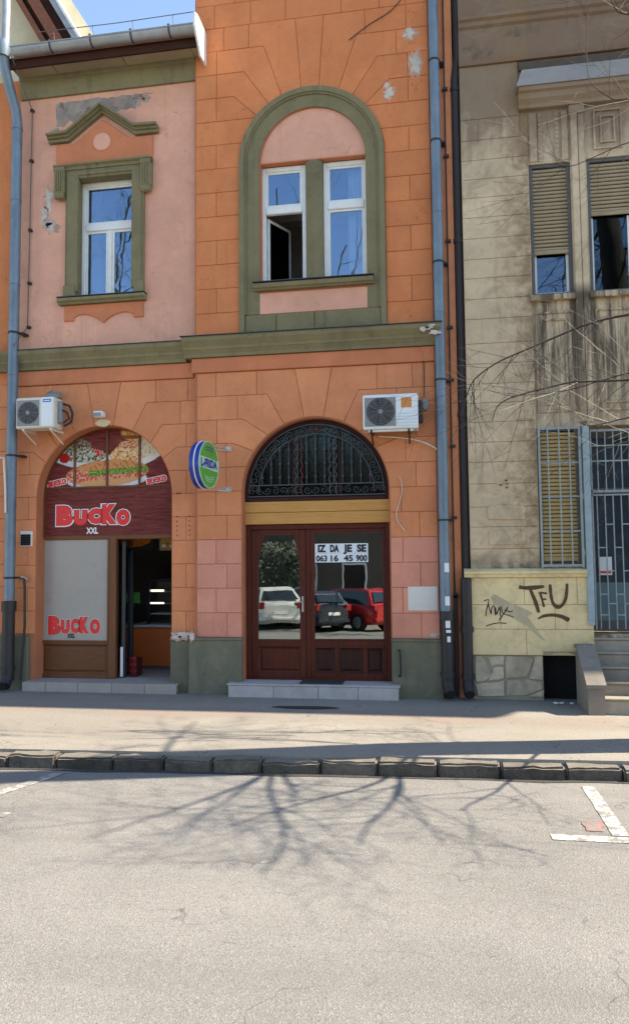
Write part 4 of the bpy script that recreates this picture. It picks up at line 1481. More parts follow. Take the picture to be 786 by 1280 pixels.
# interior
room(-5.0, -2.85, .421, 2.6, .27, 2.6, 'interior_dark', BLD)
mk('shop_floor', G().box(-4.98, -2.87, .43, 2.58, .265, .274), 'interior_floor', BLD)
ct = root('shop_counter', (-3.75, 1.2, .275), 'orange fronted shop counter with pale top inside the open doorway', 'counter')
mk('counter_front', G().box(-4.05, -3.40, 1.20, 1.22, .31, .81, .004), 'counter_orange', ct)
mk('counter_front', G().box(-3.39, -2.95, 1.20, 1.22, .31, .81, .004), 'counter_orange', ct)
mk('counter_body', G().box(-4.05, -2.95, 1.222, 1.8, .28, .82), 'interior_dark', ct)
mk('counter_top', G().box(-4.08, -2.93, 1.17, 1.82, .822, .85, .005), 'counter_top', ct)
dc = root('display_case', (-3.6, 1.5, .85), 'glass display case with two lit shelves on the orange counter', 'display case')
mk('case_frame', G().box(-3.86, -3.83, 1.35, 1.38, .85, 1.45).box(-3.0, -2.97, 1.35, 1.38, .85, 1.45).box(-3.83, -3.0, 1.35, 1.38, 1.42, 1.45), 'iron_black', dc)
mk('case_back', G().box(-3.86, -2.97, 1.72, 1.74, .85, 1.45), 'interior_dark', dc)
for zz in (.98, 1.12, 1.28):
    mk('shelf', G().box(-3.83, -3.0, 1.38, 1.70, zz, zz + .012), 'counter_top' if zz < 1 else 'grey_plastic', dc)
for zz, w_ in ((1.295, .19), (1.125, .19)):
    mk('shelf_lamp', G().box(-3.82, -3.82 + w_, 1.36, 1.38, zz, zz + .018, .004), 'lamp_white', dc)
mk('price_card', G().box(-4.02, -3.86, 1.10, 1.104, 1.15, 1.29), 'note_green', label='small green paper card hanging above the shop counter', cat='card')
mb = root('menu_board', (-3.85, .95, 1.86), 'wide orange menu board hanging inside above the shop doorway', 'menu board', 'menu boards in the sandwich shop')
mk('board_frame', G().box(-4.10, -3.62, .95, .975, 1.84, 2.02, .004), 'iron_black', mb)
mk('board_picture', G().prism([(-4.08, 1.99), (-4.06, 1.90), (-3.95, 1.885), (-3.78, 1.90), (-3.68, 1.94), (-3.64, 2.0), (-4.08, 2.0)], .942, .948), 'menu_orange', mb)
mb = root('menu_board', (-3.42, .95, 1.86), 'small yellow menu board hanging inside beside the shop doorway jamb', 'menu board', 'menu boards in the sandwich shop')
mk('board_frame', G().box(-3.54, -3.20, .95, .975, 1.84, 2.02, .004), 'grey_plastic', mb)
mk('board_picture', G().box(-3.525, -3.22, .944, .948, 1.855, 2.01), 'menu_yellow', mb)
for i in range(4):
    mk('board_picture', G().prism(blob(-3.47 + .05 * i, 1.90 + .03 * (i % 2), .035, .02, 12, i), .940, .943), 'menu_orange' if i % 2 else 'print_white', mb)
cr_ = root('drinks_crate', (-3.68, .75, .275), 'dark maroon crate on the floor just inside the open shop door', 'crate')
mk('crate_body', G().box(-3.745, -3.66, .50, .70, .276, .50, .01), 'crate_maroon', cr_)
for k in range(3):
    mk('crate_rail', G().box(-3.748, -3.655, .495, .499, .33 + k * .08, .36 + k * .08), 'print_red_dark', cr_)

# printed arch sign ------------------------------------------------
sign = root('shop_sign', (-4.0, SY, 2.03), 'arched woodgrain shop sign with plates of sandwiches and the big red word BUCKO', 'sign')
SX = lambda px: -3.996 + (px - 130) * .01041
SZ = lambda px, py: 2.335 - (py - 640) * .01045 + (px - 130) * -.00030
g = G().box(-4.87, -3.0, SY + .01, SY + .05, 2.031, 2.62)
mk('sign_board', g, 'sign_wood', sign)
# picture field as a fine grid with painted vertex colours
NX, NZ = 190, 96
x0, x1, z0, z1 = SX(44), SX(216), 2.622, 3.50
cols = []
v, f = [], []
WOOD1, WOOD2 = (.075, .010, .010), (.34, .085, .075)
def ell(px, py, cx, cy, rx, ry, rot=0):
    dx, dy = px - cx, py - cy
    c, s_ = cos(rot), sin(rot)
    return ((dx * c + dy * s_) / rx) ** 2 + ((-dx * s_ + dy * c) / ry) ** 2
def nz(px, py, k, o=0):
    return mnoise.noise(Vector((px * k, py * k, o)))
def paint(px, py):
    w_ = .5 + .5 * mnoise.noise(Vector((px * .05, py * .75, 2))) + .25 * mnoise.noise(Vector((px * .15, py * 2, 5)))
    c = tuple(WOOD1[i] + (WOOD2[i] - WOOD1[i]) * max(0, min(1, w_)) for i in range(3))
    def over(col): return tuple(col)
    # left plate with salad and meat
    if ell(px, py, 100, 577, 39, 13, .08) < 1:
        c = (.62, .64, .66) if py > 583 else (.72, .70, .68)
        if ell(px, py, 100, 572, 33, 11, .05) < 1:
            q = nz(px, py, .35, 1)
            c = (.55, .5, .42) if q > .18 else (.05, .09, .03) if q < -.12 else (.35, .34, .25)
            if nz(px, py, .5, 8) > .3: c = (.7, .68, .62)
        if ell(px, py, 79, 578, 7, 6) < 1: c = (.55, .03, .03) if nz(px, py, .5, 3) > -.2 else (.25, .02, .02)
        if ell(px, py, 121, 568, 5, 9, -.5) < 1: c = (.55, .05, .04) if nz(px, py, .6, 3) > -.1 else (.7, .35, .3)
    if ell(px, py, 95, 562, 18, 8) < 1 and nz(px, py, .4, 5) > -.15:
        c = (.45, .42, .33) if nz(px, py, .6, 6) > 0 else (.06, .08, .04)
    # right plate, burger and fries
    if ell(px, py, 172, 570, 38, 17, -.32) < 1:
        c = (.74, .71, .68)
        if ell(px, py, 163, 570, 27, 13, -.2) < 1:
            q = nz(px, py, .35, 11)
            c = (.72, .42, .12) if q > .1 else (.75, .62, .42) if q > -.15 else (.55, .14, .05)
        if ell(px, py, 186, 563, 16, 12, -.3) < 1:
            c = (.76, .66, .5) if nz(px, py, .4, 12) > -.2 else (.6, .42, .25)
    if ell(px, py, 162, 549, 12, 8, .2) < 1:
        c = (.62, .28, .08) if nz(px, py, .3, 14) > -.1 else (.75, .5, .25)
        if 551 < py < 555: c = (.3, .12, .04)
    if ell(px, py, 160, 562, 12, 5) < 1: c = (.70, .5, .3) if nz(px, py, .5, 15) > 0 else (.55, .12, .05)
    # front plate and long sandwich
    if ell(px, py, 133, 604, 50, 11, -.06) < 1: c = (.64, .66, .70)
    if ell(px, py, 133, 596, 52, 16, -.09) < 1:
        c = (.60, .25, .10)
        q = nz(px, py, .25, 20)
        if py < 591 - (px - 133) * .09: c = (.64, .30, .13) if q > -.2 else (.50, .19, .07)
        elif py < 598 - (px - 133) * .09:
            c = (.10, .22, .03) if nz(px, py, .5, 21) > -.05 else (.34, .42, .10)
            if px < 110: c = (.60, .16, .10) if q > 0 else (.7, .4, .25)
        elif py < 603 - (px - 133) * .09:
            c = (.62, .08, .05) if nz(px, py, .4, 22) > .0 else (.70, .38, .25)
        else: c = (.66, .36, .17)
        if ell(px, py, 95, 600, 10, 8) < 1: c = (.62, .12, .09) if nz(px, py, .4, 23) > -.1 else (.72, .45, .3)
    return tuple((x * .95) ** 1.12 for x in c)
for i in range(NX + 1):
    for j in range(NZ + 1):
        X_ = x0 + (x1 - x0) * i / NX
        Z_ = z0 + (z1 - z0) * j / NZ
        v.append((X_, SY + .012, Z_))
for i in range(NX):
    for j in range(NZ):
        xm, zm = x0 + (x1 - x0) * (i + .5) / NX, z0 + (z1 - z0) * (j + .5) / NZ
        if (xm - BXC) ** 2 + (zm - BZC) ** 2 < 1.0:
            f.append((i * (NZ + 1) + j, (i + 1) * (NZ + 1) + j, (i + 1) * (NZ + 1) + j + 1, i * (NZ + 1) + j + 1))
g = G().add(v, f)
_t = NT('print_picture')
va = _t.n("ShaderNodeVertexColor"); va.layer_name = 'print'
M['print_picture'] = _t.finish(va.outputs[0], .5, None, spec=.12)
pic = mk('picture_field', g, 'print_picture', sign)
ca = pic.data.color_attributes.new('print', 'FLOAT_COLOR', 'POINT')
buf = []
for vv in pic.data.vertices:
    X_, Z_ = vv.co.x + OFF[pic.name].x, vv.co.z + OFF[pic.name].z
    px = (X_ + 3.996) / .01041 + 130
    py = 640 - (Z_ - 2.335 + (px - 130) * .0003) / .01045
    buf += list(paint(px, py)) + [1.0]
ca.data.foreach_set('color', buf)
# wooden ribs over the picture
mk('sign_rib', G().box(-4.86, -3.0, SY - .002, SY + .03, 2.615, 2.637, .003), 'shop_wood', sign)
for px in (92.5, 133.5, 174):
    xx = SX(px)
    mk('sign_rib', G().box(xx - .014, xx + .014, SY - .004, SY + .03, 2.638, BZC + sqrt(max(0, .9 ** 2 - (xx - BXC) ** 2)), .003), 'shop_wood_v', sign)
mk('sign_arch_edge', band(G(), BXC, BZC, BR - .012, BR + .08, 2.0, SY - .03, SY + .05), 'shop_wood', sign, smooth=True)


def bubble(word, boxes, y, par, outline=.014, body=.010, skew=0.0):
    """fat rounded letters with a white edge; boxes: (x0, z0, w, h) per letter"""
    for ch, (bx, bz, bw, bh) in zip(word, boxes):
        for off, mat, yy, nm in ((outline + body, 'print_white', y, 'letter_outline'), (body * 1.22, 'print_red_dark', y - .0015, 'letter_shade'), (body, 'print_red', y - .003, 'letter')):
            tg, w_, h_ = text_geo(ch, 1.0 * bh / .72, off, .001)
            core, cw, chh = text_geo(ch, 1.0 * bh / .72, body, .001)
            k = bw / cw; kz = bh / chh
            dx = (w_ - cw) / 2 * 1.0; dz = (h_ - chh) / 2
            mk(nm, letters_at(tg, bx - dx, yy, bz - dz * kz, skew, k if off == body else (bw + 2 * dx) / w_, kz), mat, par)


def bpx(l):
    return [(SX(a), SZ((a + b) / 2, d), (b - a) * .01041, (d - c) * .01045) for a, b, c, d in l]


bubble('BUCKO', bpx([(70, 91, 635, 659), (92.5, 109, 640, 658), (110.5, 127, 638, 656), (128.5, 145, 633, 656), (146, 162, 639, 657)]), SY + .006, sign, .017, .027)
tg, w_, h_ = text_geo('XXL', .105, .0035, .001, .155)
mk('lettering', letters_at(tg, SX(108), SY + .007, SZ(115, 668)), 'print_white', sign)
for (cx, cy) in ((70, 608), (195, 604)):
    tg, w_, h_ = text_geo('BUCKO', .09, .012, .001, .27)
    mk('lettering', letters_at(tg, SX(cx - 12), SY + .009, SZ(cx, cy + 6), .18), 'print_white', sign)
    tg, w_, h_ = text_geo('BUCKO', .09, .006, .001, .25)
    mk('lettering', letters_at(tg, SX(cx - 11), SY + .0075, SZ(cx, cy + 5.3), .18), 'print_red', sign)
# lettering on the grey film
fl = root('window_lettering', (-4.36, SY, .8), 'red bubble word BUCKO with small black XXL stuck on the grey shop window', 'window lettering')
bubble('BUCKO', bpx([(61, 76, 766, 787), (77, 88, 770, 786), (89.5, 99.5, 768, 785), (101, 112, 766, 785), (113.5, 126, 768, 785)]), SY + .014, fl, .009, .020)
tg, w_, h_ = text_geo('XXL', .07, .003, .001, .10)
mk('lettering', letters_at(tg, SX(85), SY + .015, SZ(90, 791)), 'print_black', fl)

# floodlight over the arch
fl = root('floodlight', (-3.94, LW, 3.45), 'small white floodlight on a cream patch over the sandwich shop arch', 'floodlight')
mk('mounting_patch', G().prism(blob(-3.93, 3.385, .10, .045, 14, 2, .12), LW - .006, LW + .002), 'render_cream_patch', fl)
mk('lamp_housing', G().box(-4.0, -3.88, LW - .13, LW - .03, 3.44, 3.51, .012), 'white_plastic', fl)
mk('lamp_lens', G().box(-3.99, -3.89, LW - .136, LW - .129, 3.447, 3.488, .003), 'grey_plastic', fl)
mk('lamp_arm', G().tube([(-3.94, LW, 3.44), (-3.94, LW - .05, 3.46)], .012, 6), 'galvanised', fl)

# ------------------------------------------------------------------ oval projecting sign
ov = root('projecting_sign', (-2.53, 0, 2.45), 'oval green and blue illuminated sign on brackets between the two arches', 'sign')
# oval box, plane turned so its green face looks right of the camera
cx, cy, cz = -2.50, -.40, 2.765
ang = radians(-28)     # face direction from +X towards -Y
fx = Vector((cos(radians(-9)), sin(radians(-9)), 0))      # outward normal of green face
ux = Vector((-fx.y, fx.x, 0))                                # in-plane horizontal
def oval(rx, rz, d, n=40):
    return [Vector((cx, cy, cz)) + ux * (rx * cos(2 * pi * i / n)) + Vector((0, 0, rz * sin(2 * pi * i / n))) + fx * d for i in range(n)]
def oval_solid(rx, rz, d0, d1):
    a, b = oval(rx, rz, d0), oval(rx, rz, d1)
    n = len(a)
    return G().add(a + b, [tuple(range(n - 1, -1, -1)), tuple(range(n, 2 * n))] + [(i, (i + 1) % n, n + (i + 1) % n, n + i) for i in range(n)])
RX, RZ = .245, .262
mk('sign_case', oval_solid(RX, RZ, -.065, .055), 'sign_blue', ov, smooth=True)
a = oval(RX + .004, RZ + .004, -.004)
mk('sign_seam', G().tube(a, .008, 5, closed=True), 'white_plastic', ov)
a = oval(RX - .003, RZ - .003, .057)
mk('sign_rim', G().tube(a, .006, 5, closed=True), 'sign_pale', ov)
mk('sign_face', oval_solid(RX - .006, RZ - .006, .055, .058), 'sign_green', ov)
# pale band with the name
def on_face(g, d=.0):
    h = G()
    h.add([Vector((cx, cy, cz)) + ux * x_ + Vector((0, 0, z_)) + fx * (.0595 + d - y_ * .5) for x_, y_, z_ in g.v], g.f)
    return h
bandp = []
for i in range(13):
    t = -1 + 2 * i / 12
    bandp.append((t * .228, -.052 - .01 * t))
gb = G().prism([(p[0], p[1]) for p in bandp] + [(p[0] * 1.0, p[1] + .125) for p in bandp[::-1]], 0, .001)
mk('sign_band', on_face(gb), 'sign_pale', ov)
tg, w_, h_ = text_geo('L-FRIDA', .125, .006, .001, .40)
mk('lettering', on_face(letters_at(tg, -.20, 0, -.035), .002), 'sign_blue', ov)
for k in range(3):
    pts = [(-.12 + .02 * k + .24 * i / 8 * (1 - .1 * k), -.125 - .022 * k - .02 * sin(pi * i / 8)) for i in range(9)]
    mk('sign_stripe', on_face(G().ribbon(pts, .007, 0, .001), .001), 'sign_pale', ov)
for k in range(2):
    pts = [(-.10 + .20 * i / 8, .155 + .032 * k + .008 * sin(pi * i / 8)) for i in range(9)]
    mk('sign_stripe', on_face(G().ribbon(pts, .010, 0, .001), .001), 'sign_blue', ov)
for zz in (3.0, 2.525):
    g = G().tube([(-2.33, 0, zz), (-2.36, -.03, zz), (-2.47, -.30, zz)], .012, 6).tube([(-2.33, .0, zz - .02), (-2.42, -.12, zz - .02)], .010, 6)
    mk('sign_bracket', g, 'galvanised', ov)
    mk('wall_plate', G().box(-2.37, -2.30, -.008, .002, zz - .03, zz + .03, .002), 'galvanised', ov)

# ------------------------------------------------------------------ air conditioners
def aircon(x0, x1, z0, z1, yf, yb, label, left):
    r = root('air_conditioner', ((x0 + x1) / 2, yb, z0), label, 'air conditioner', 'air conditioner units on the orange facade')
    W = x1 - x0; H = z1 - z0
    mk('casing', G().box(x0, x1, yf, yb, z0, z1, .012), 'white_plastic' if not left else 'cream_plastic', r)
    fw = .62 if left else .60
    fx0, fx1 = x0 + W * .035, x0 + W * fw
    mk('fan_panel', G().box(fx0, fx1, yf - .006, yf + .002, z0 + H * .08, z1 - H * .09, .002), 'grey_plastic', r)
    fcx, fcz, fr = (fx0 + fx1) / 2 + .004, (z0 + z1) / 2, min((fx1 - fx0), H * .86) * .465
    gr = mk('fan_opening', G().prism([(fcx + fr * cos(2 * pi * i / 32), fcz + fr * sin(2 * pi * i / 32)) for i in range(32)], yf - .009, yf - .005), 'fan_dark', r)
    for k in range(5):
        a = 2 * pi * k / 5 + .4
        pts = [(fcx + .02 * cos(a), fcz + .02 * sin(a)), (fcx + fr * .85 * cos(a - .25), fcz + fr * .85 * sin(a - .25)), (fcx + fr * .88 * cos(a + .35), fcz + fr * .88 * sin(a + .35)), (fcx + .03 * cos(a + .9), fcz + .03 * sin(a + .9))]
        mk('fan_blade', G().prism(pts, yf - .0115, yf - .0095), 'cable_black', gr)
    for k in range(7):
        rr = fr * (k + 1.5) / 8.3
        mk('fan_guard_ring', G().tube([(fcx + rr * cos(2 * pi * i / 28), yf - .016, fcz + rr * sin(2 * pi * i / 28)) for i in range(28)], .0016, 4, closed=True), 'grey_plastic', gr)
    for k in range(12):
        a = 2 * pi * k / 12
        mk('fan_guard_spoke', G().tube([(fcx + .02 * cos(a), yf - .017, fcz + .02 * sin(a)), (fcx + fr * cos(a), yf - .014, fcz + fr * sin(a))], .0016, 4), 'grey_plastic', gr)
    mk('fan_hub', G().prism([(fcx + .026 * cos(2 * pi * i / 16), fcz + .026 * sin(2 * pi * i / 16)) for i in range(16)], yf - .021, yf - .014, .002), 'grey_plastic', gr)
    return r


acl = aircon(-4.876, -4.39, 3.29, 3.66, -.25, -.04, 'cream air conditioner unit with blue badge by the left downpipe', True)
mk('badge', G().box(-4.53, -4.425, -.254, -.249, 3.595, 3.635, .003), 'label_blue', acl)
mk('badge_mark', G().box(-4.515, -4.44, -.2555, -.2535, 3.610, 3.619), 'print_white', acl)
mk('side_panel_plate', G().box(-4.55, -4.405, -.2525, -.249, 3.31, 3.655, .002), 'white_plastic', acl)
mk('service_cover', G().box(-4.391, -4.34, -.17, -.08, 3.36, 3.62, .008), 'grey_plastic', acl)
mk('pipe_bundle', G().tube([(-4.35, -.12, 3.60), (-4.27, -.10, 3.57), (-4.24, -.08, 3.48), (-4.26, -.07, 3.38), (-4.34, -.10, 3.33)], .014, 6).tube([(-4.35, -.14, 3.52), (-4.29, -.12, 3.49), (-4.27, -.10, 3.42), (-4.34, -.12, 3.36)], .010, 6), 'cable_black', acl, smooth=True)
mk('mounting_bracket', G().box(-4.80, -4.775, -.24, .06, 3.262, 3.29, .003).tube([(-4.787, -.22, 3.26), (-4.787, .07, 3.14)], .012, 4).box(-4.45, -4.425, -.24, .06, 3.262, 3.29, .003).tube([(-4.437, -.22, 3.26), (-4.437, .07, 3.14)], .012, 4), 'cream_plastic', acl)
mk('junction_box', G().box(-4.62, -4.46, -.02, .07, 3.70, 3.78, .006).tube([(-4.60, -.03, 3.76), (-4.54, -.045, 3.79), (-4.48, -.03, 3.75)], .008, 5), 'grey_plastic', acl)

acr = aircon(-.737, -.135, 3.122, 3.508, -.25, -.03, 'white air conditioner unit with orange sticker on the bay wall', False)
mk('sticker', G().box(-.325, -.195, -.2535, -.2495, 3.345, 3.465), 'print_white', acr)
mk('sticker_face', G().box(-.318, -.202, -.2545, -.253, 3.35, 3.462), 'label_orange', acr)
for k in range(5):
    mk('louvre', G().box(-.36, -.145, -.2535, -.2495, 3.15 + k * .034, 3.157 + k * .034), 'pale_blue_tint', acr)
mk('service_cover', G().box(-.136, -.085, -.15, -.07, 3.20, 3.45, .006), 'cable_black', acr)
mk('cable_hood', G().prism(blob(-.06, 3.42, .045, .06, 12, 4, .15), -.06, .0), 'grey_plastic', acr)
mk('mounting_bracket', G().box(-.66, -.635, -.24, .0, 3.09, 3.12, .003).tube([(-.647, -.2, 3.09), (-.647, .0, 2.99)], .010, 4).box(-.25, -.225, -.24, .0, 3.09, 3.12, .003).tube([(-.237, -.2, 3.09), (-.237, .0, 2.99)], .010, 4), 'iron_black', acr)
mk('mounting_bracket', G().box(-.68, -.19, -.235, -.20, 3.095, 3.119, .003), 'cream_plastic', acr)

def cable(name, pts, r, mat, label, grp=None):
    # smooth the path
    P_ = [Vector(p) for p in pts]
    out = []
    n = len(P_)
    for i in range(n - 1):
        p0, p1, p2, p3 = P_[max(0, i - 1)], P_[i], P_[i + 1], P_[min(n - 1, i + 2)]
        for k in range(5):
            t = k / 5
            out.append(.5 * ((2 * p1) + (-p0 + p2) * t + (2 * p0 - 5 * p1 + 4 * p2 - p3) * t * t + (-p0 + 3 * p1 - 3 * p2 + p3) * t ** 3))
    out.append(P_[-1])
    return mk(name, G().tube(out, r, 5), mat, None, smooth=True, label=label, cat='cable', group=grp)


cable('cable', [(-.58, -.03, 3.08), (-.30, -.03, 3.05), (-.10, -.04, 3.0), (.03, -.06, 2.93), (.06, -.06, 2.90)], .008, 'cable_white', 'cream cable running from under the white air conditioner to the downpipe')
cable('cable', [(-.36, -.008, 2.62), (-.335, -.01, 2.55), (-.34, -.01, 2.42), (-.375, -.01, 2.30), (-.40, -.01, 2.20), (-.385, -.01, 2.12), (-.30, -.01, 2.0)], .005, 'cable_white', 'thin loose white cable end hanging below the white air conditioner')
cable('cable', [(-.12, -.02, 4.07), (-.075, -.02, 3.98), (-.065, -.02, 3.75), (-.07, -.03, 3.5)], .006, 'cable_black', 'thin dark cable dropping from the cornice to the white air conditioner')
cable('cable', [(-.14, -.012, 8.6), (-.2, -.012, 8.3), (-.36, -.012, 8.10), (-.62, -.012, 7.96), (-.86, -.012, 7.80)], .005, 'cable_black', 'thin dark cable sagging across the upper orange wall')
cable('cable', [(-5.4, .0, 3.0), (-5.15, -.02, 2.98), (-5.10, -.12, 2.93), (-5.07, -.13, 2.6), (-5.06, -.13, 2.3)], .012, 'cable_white', 'white cable hanging beside the left downpipe')

# ------------------------------------------------------------------ downpipes
def ring(xc, yc, z, r, h, sides=16):
    return G().tube([(xc, yc, z - h / 2), (xc, yc, z + h / 2)], r, sides)


GRP = 'rainwater downpipes on the street front'
dp = root('downpipe', (-5.0, -.08, GROUND), 'long blue grey zinc downpipe at the left edge with a cast iron foot', 'downpipe', GRP)
px_, py_ = -5.035, -.06
mk('pipe', G().tube([(px_, py_, z) for z in (1.25, 3, 5, 6.9, 7.2)], .062, 18), 'zinc_pipe', dp, smooth=True)
mk('pipe_bend', G().tube([(px_, py_, 7.2), (px_ - .01, py_ - .02, 7.35), (px_ - .05, py_ - .12, 7.62), (px_ - .06, py_ - .2, 7.80), (px_ - .06, py_ - .24, 7.95)], .06, 16), 'zinc_pipe', dp, smooth=True)
mk('hopper', G().tube([(px_ - .06, py_ - .25, 7.90), (px_ - .06, py_ - .25, 8.0), (px_ - .06, py_ - .25, 8.08)], [.075, .10, .10], 16), 'zinc_pipe', dp, smooth=True)
mk('pipe', G().tube([(px_ - .06, py_ - .2, 8.05), (px_ - .05, py_ - .2, 8.5), (px_ - .06, py_ - .2, 9.2)], .05, 16), 'zinc_light', dp, smooth=True)
mk('iron_foot', G().tube([(px_, py_ - .005, z) for z in (.30, .5, 1.16)], .072, 18).tube([(px_, py_ - .005, 1.12), (px_, py_ - .005, 1.24)], .086, 18).tube([(px_, py_ - .005, .42), (px_, py_ - .005, .46)], .084, 18)
   .tube([(px_, py_ - .005, .36), (px_, py_ - .03, .30), (px_ + .01, py_ - .09, .245)], .068, 16), 'iron_black', dp, smooth=True)
mk('outlet', G().prism([(px_ + .01 + .048 * cos(2 * pi * i / 18), .25 + .048 * sin(2 * pi * i / 18)) for i in range(18)], py_ - .135, py_ - .132), 'hole_black', dp)
for z in (7.12, 6.2, 5.13, 4.0, 3.08, 2.4, 1.73):
    mk('pipe_collar', ring(px_, py_, z, .068, .018), 'zinc_pipe', dp, smooth=True)
for z in (4.52, 3.0, 1.52):
    mk('pipe_bracket', G().tube([(px_, py_, z - .012), (px_, py_, z + .012)], .07, 16).box(px_ + .05, px_ + .12, py_ + .02, LW + .0, z - .012, z + .012), 'iron_black', dp)

dp = root('downpipe', (.13, -.08, GROUND), 'blue grey zinc downpipe right of the arched door with three white stickers low down', 'downpipe', GRP)
px_, py_ = .118, -.07
mk('pipe', G().tube([(px_, py_, z) for z in (1.10, 3, 5, 7, 9.4)], .058, 18), 'zinc_pipe', dp, smooth=True)
mk('iron_foot', G().tube([(px_ + .01, py_, z) for z in (.30, .6, 1.06)], .068, 18).tube([(px_ + .01, py_, 1.03), (px_ + .01, py_, 1.13)], .080, 18).tube([(px_ + .01, py_, .42), (px_ + .01, py_, .47)], .080, 18)
   .tube([(px_ + .01, py_, .36), (px_ + .015, py_ - .03, .30), (px_ + .03, py_ - .09, .245)], .064, 16), 'iron_black', dp, smooth=True)
mk('outlet', G().prism([(px_ + .032 + .045 * cos(2 * pi * i / 18), .25 + .045 * sin(2 * pi * i / 18)) for i in range(18)], py_ - .13, py_ - .127), 'hole_black', dp)
for z in (8.2, 7.38, 6.43, 5.6, 4.45, 3.15, 1.72, 1.45):
    mk('pipe_collar', ring(px_, py_, z, .063, .016), 'zinc_pipe', dp, smooth=True)
for z in (7.38, 6.43, 5.02, 3.68, 2.12):
    mk('pipe_bracket', G().tube([(px_, py_, z - .01), (px_, py_, z + .01)], .065, 16).box(px_ + .04, px_ + .11, py_ + .02, .06, z - .01, z + .01), 'iron_black', dp)
for z in (1.60, 1.24, 1.0):
    mk('sticker', G().box(px_ - .005, px_ + .045, py_ - .0705, py_ - .055, z - .05, z + .05, .002), 'paper_white', dp)
mk('paint_marks', G().box(px_ + .0, px_ + .05, py_ - .0755, py_ - .06, .90, .93).box(px_ + .01, px_ + .045, py_ - .0755, py_ - .06, .80, .86), 'paper_white', dp)
# thin conductor beside it
g = G().tube([(.225, .03, .2), (.222, .03, 1.2), (.225, .03, 4.0), (.235, .03, 9.4)], .010, 6)
lr = mk('conductor_rod', g, 'iron_brown', None, smooth=True, label='thin dark metal rod clipped to the orange strip right of the zinc downpipe', cat='rod')
for z in (7.1, 6.3, 5.3, 4.3, 3.7, 2.95, 2.15, 1.28):
    mk('rod_clip', G().box(.205, .265, .012, .056, z - .014, z + .014), 'iron_black', lr)
mk('rod_guard', G().box(.208, .25, .012, .05, .19, 1.32, .004), 'iron_brown', lr)

dp = root('downpipe', (.34, -.02, GROUND), 'dark brown cast iron drainpipe between the orange and the beige house', 'downpipe', GRP)
px_, py_ = .318, .07
px_ = .352
mk('pipe', G().tube([(px_, py_, .9), (px_, py_, 6.9), (px_, py_, 7.2), (px_ + .04, py_ - .02, 7.5), (px_ + .04, py_ - .02, 9.2)], .052, 16), 'iron_brown', dp, smooth=True)
mk('iron_foot', G().tube([(px_ - .01, -.05, z) for z in (.30, .6, 1.48)], .06, 16).tube([(px_ - .01, -.05, .9), (px_ - .01, -.05, .96)], .072, 16).tube([(px_ - .01, -.05, .40), (px_ - .01, -.05, .45)], .072, 16)
   .tube([(px_ - .01, -.05, .36), (px_ - .01, -.08, .30), (px_, -.14, .245)], .058, 16), 'iron_black', dp, smooth=True)
mk('outlet', G().prism([(px_ + .0 + .042 * cos(2 * pi * i / 18), .25 + .042 * sin(2 * pi * i / 18)) for i in range(18)], -.183, -.18), 'hole_black', dp)
for z in (7.1, 5.3, 3.3):
    mk('pipe_collar', ring(px_, py_, z, .060, .05), 'iron_brown', dp, smooth=True)

# small iron rod + bracket at left of the shop
g = G().tube([(-4.88, -.0, 1.50), (-4.86, -.02, 1.40), (-4.865, .0, .95), (-4.885, -.04, .30)], .014, 6)
rd = mk('iron_rod', g, 'iron_black', None, smooth=True, label='short leaning rusty iron rod beside the left downpipe foot', cat='rod')
mk('rod_hook', G().tube([(-4.96, -.02, 1.52), (-4.88, -.02, 1.53), (-4.855, .02, 1.50), (-4.86, .07, 1.47)], .010, 5), 'galvanised', rd)

# ------------------------------------------------------------------ neighbour at the far left (beyond the pipe)
NB = root('left_neighbour_house', (-6.5, .1, GROUND), 'edge of an orange house with cream gable and timber eaves at the far left', 'building')
mk('wall', G().box(-9.5, XL - .022, LW + .012, .42, 0, 7.86), 'orange_up', NB)
for k in range(13):
    z0, z1 = .85 + .2785 * k, .85 + .2785 * (k + 1)
    if k == 11: break
    for a, b in ((-6.4, -5.75), (-5.75, -5.09 if k % 2 else -5.30), (-5.30 if k % 2 == 0 else -5.09, -5.088)):
        if b - a > .05:
            mk('facade_block', G().prism(shrink([(a, z0), (b, z0), (b, z1), (a, z1)], GAP), LW, LW + .016, BV), 'orange_low', NB)
mk('plinth', G().box(-9.5, -5.09, .03, .1, 0, .82, .01), 'green_plinth', NB)
mk('cornice', G().profile_x([(p[0], p[1] - .02) for p in prof(LW)], -9.5, XL - .03), 'green_trim', NB)
mk('wall', G().prism([(-6.4, 8.6), (-5.12, 7.9), (-3.95, 8.1), (-5.12, 10.0), (-6.4, 10.0)], .25, 3.0), 'cream_wall', NB, label='cream plastered gable wall above the eaves')
dirx, dirz = -.36, .62
def rake(x_, z_, w_, y0, y1, mat, nm, L=2.4, lab=None):
    d = Vector((dirx, dirz)).normalized()
    n_ = Vector((d.y, -d.x))
    p = [(x_, z_), (x_ + n_.x * w_, z_ + n_.y * w_), (x_ + n_.x * w_ + d.x * L, z_ + n_.y * w_ + d.y * L), (x_ + d.x * L, z_ + d.y * L)]
    mk(nm, G().prism(p, y0, y1, .004), mat, NB, label=lab)
rake(-4.62, 8.02, .07, -.05, .3, 'rafter', 'rafter')
rake(-4.53, 8.02, .05, .0, .3, 'dark_fascia', 'rafter')
rake(-4.47, 8.02, .13, -.10, .3, 'rafter', 'rafter')
rake(-4.32, 8.02, .10, .0, .3, 'dark_fascia', 'fascia')
rake(-4.20, 8.02, .07, -.06, .3, 'zinc_light', 'gutter')
rake(-4.12, 8.02, .035, -.10, .3, 'white_paint', 'verge_board')

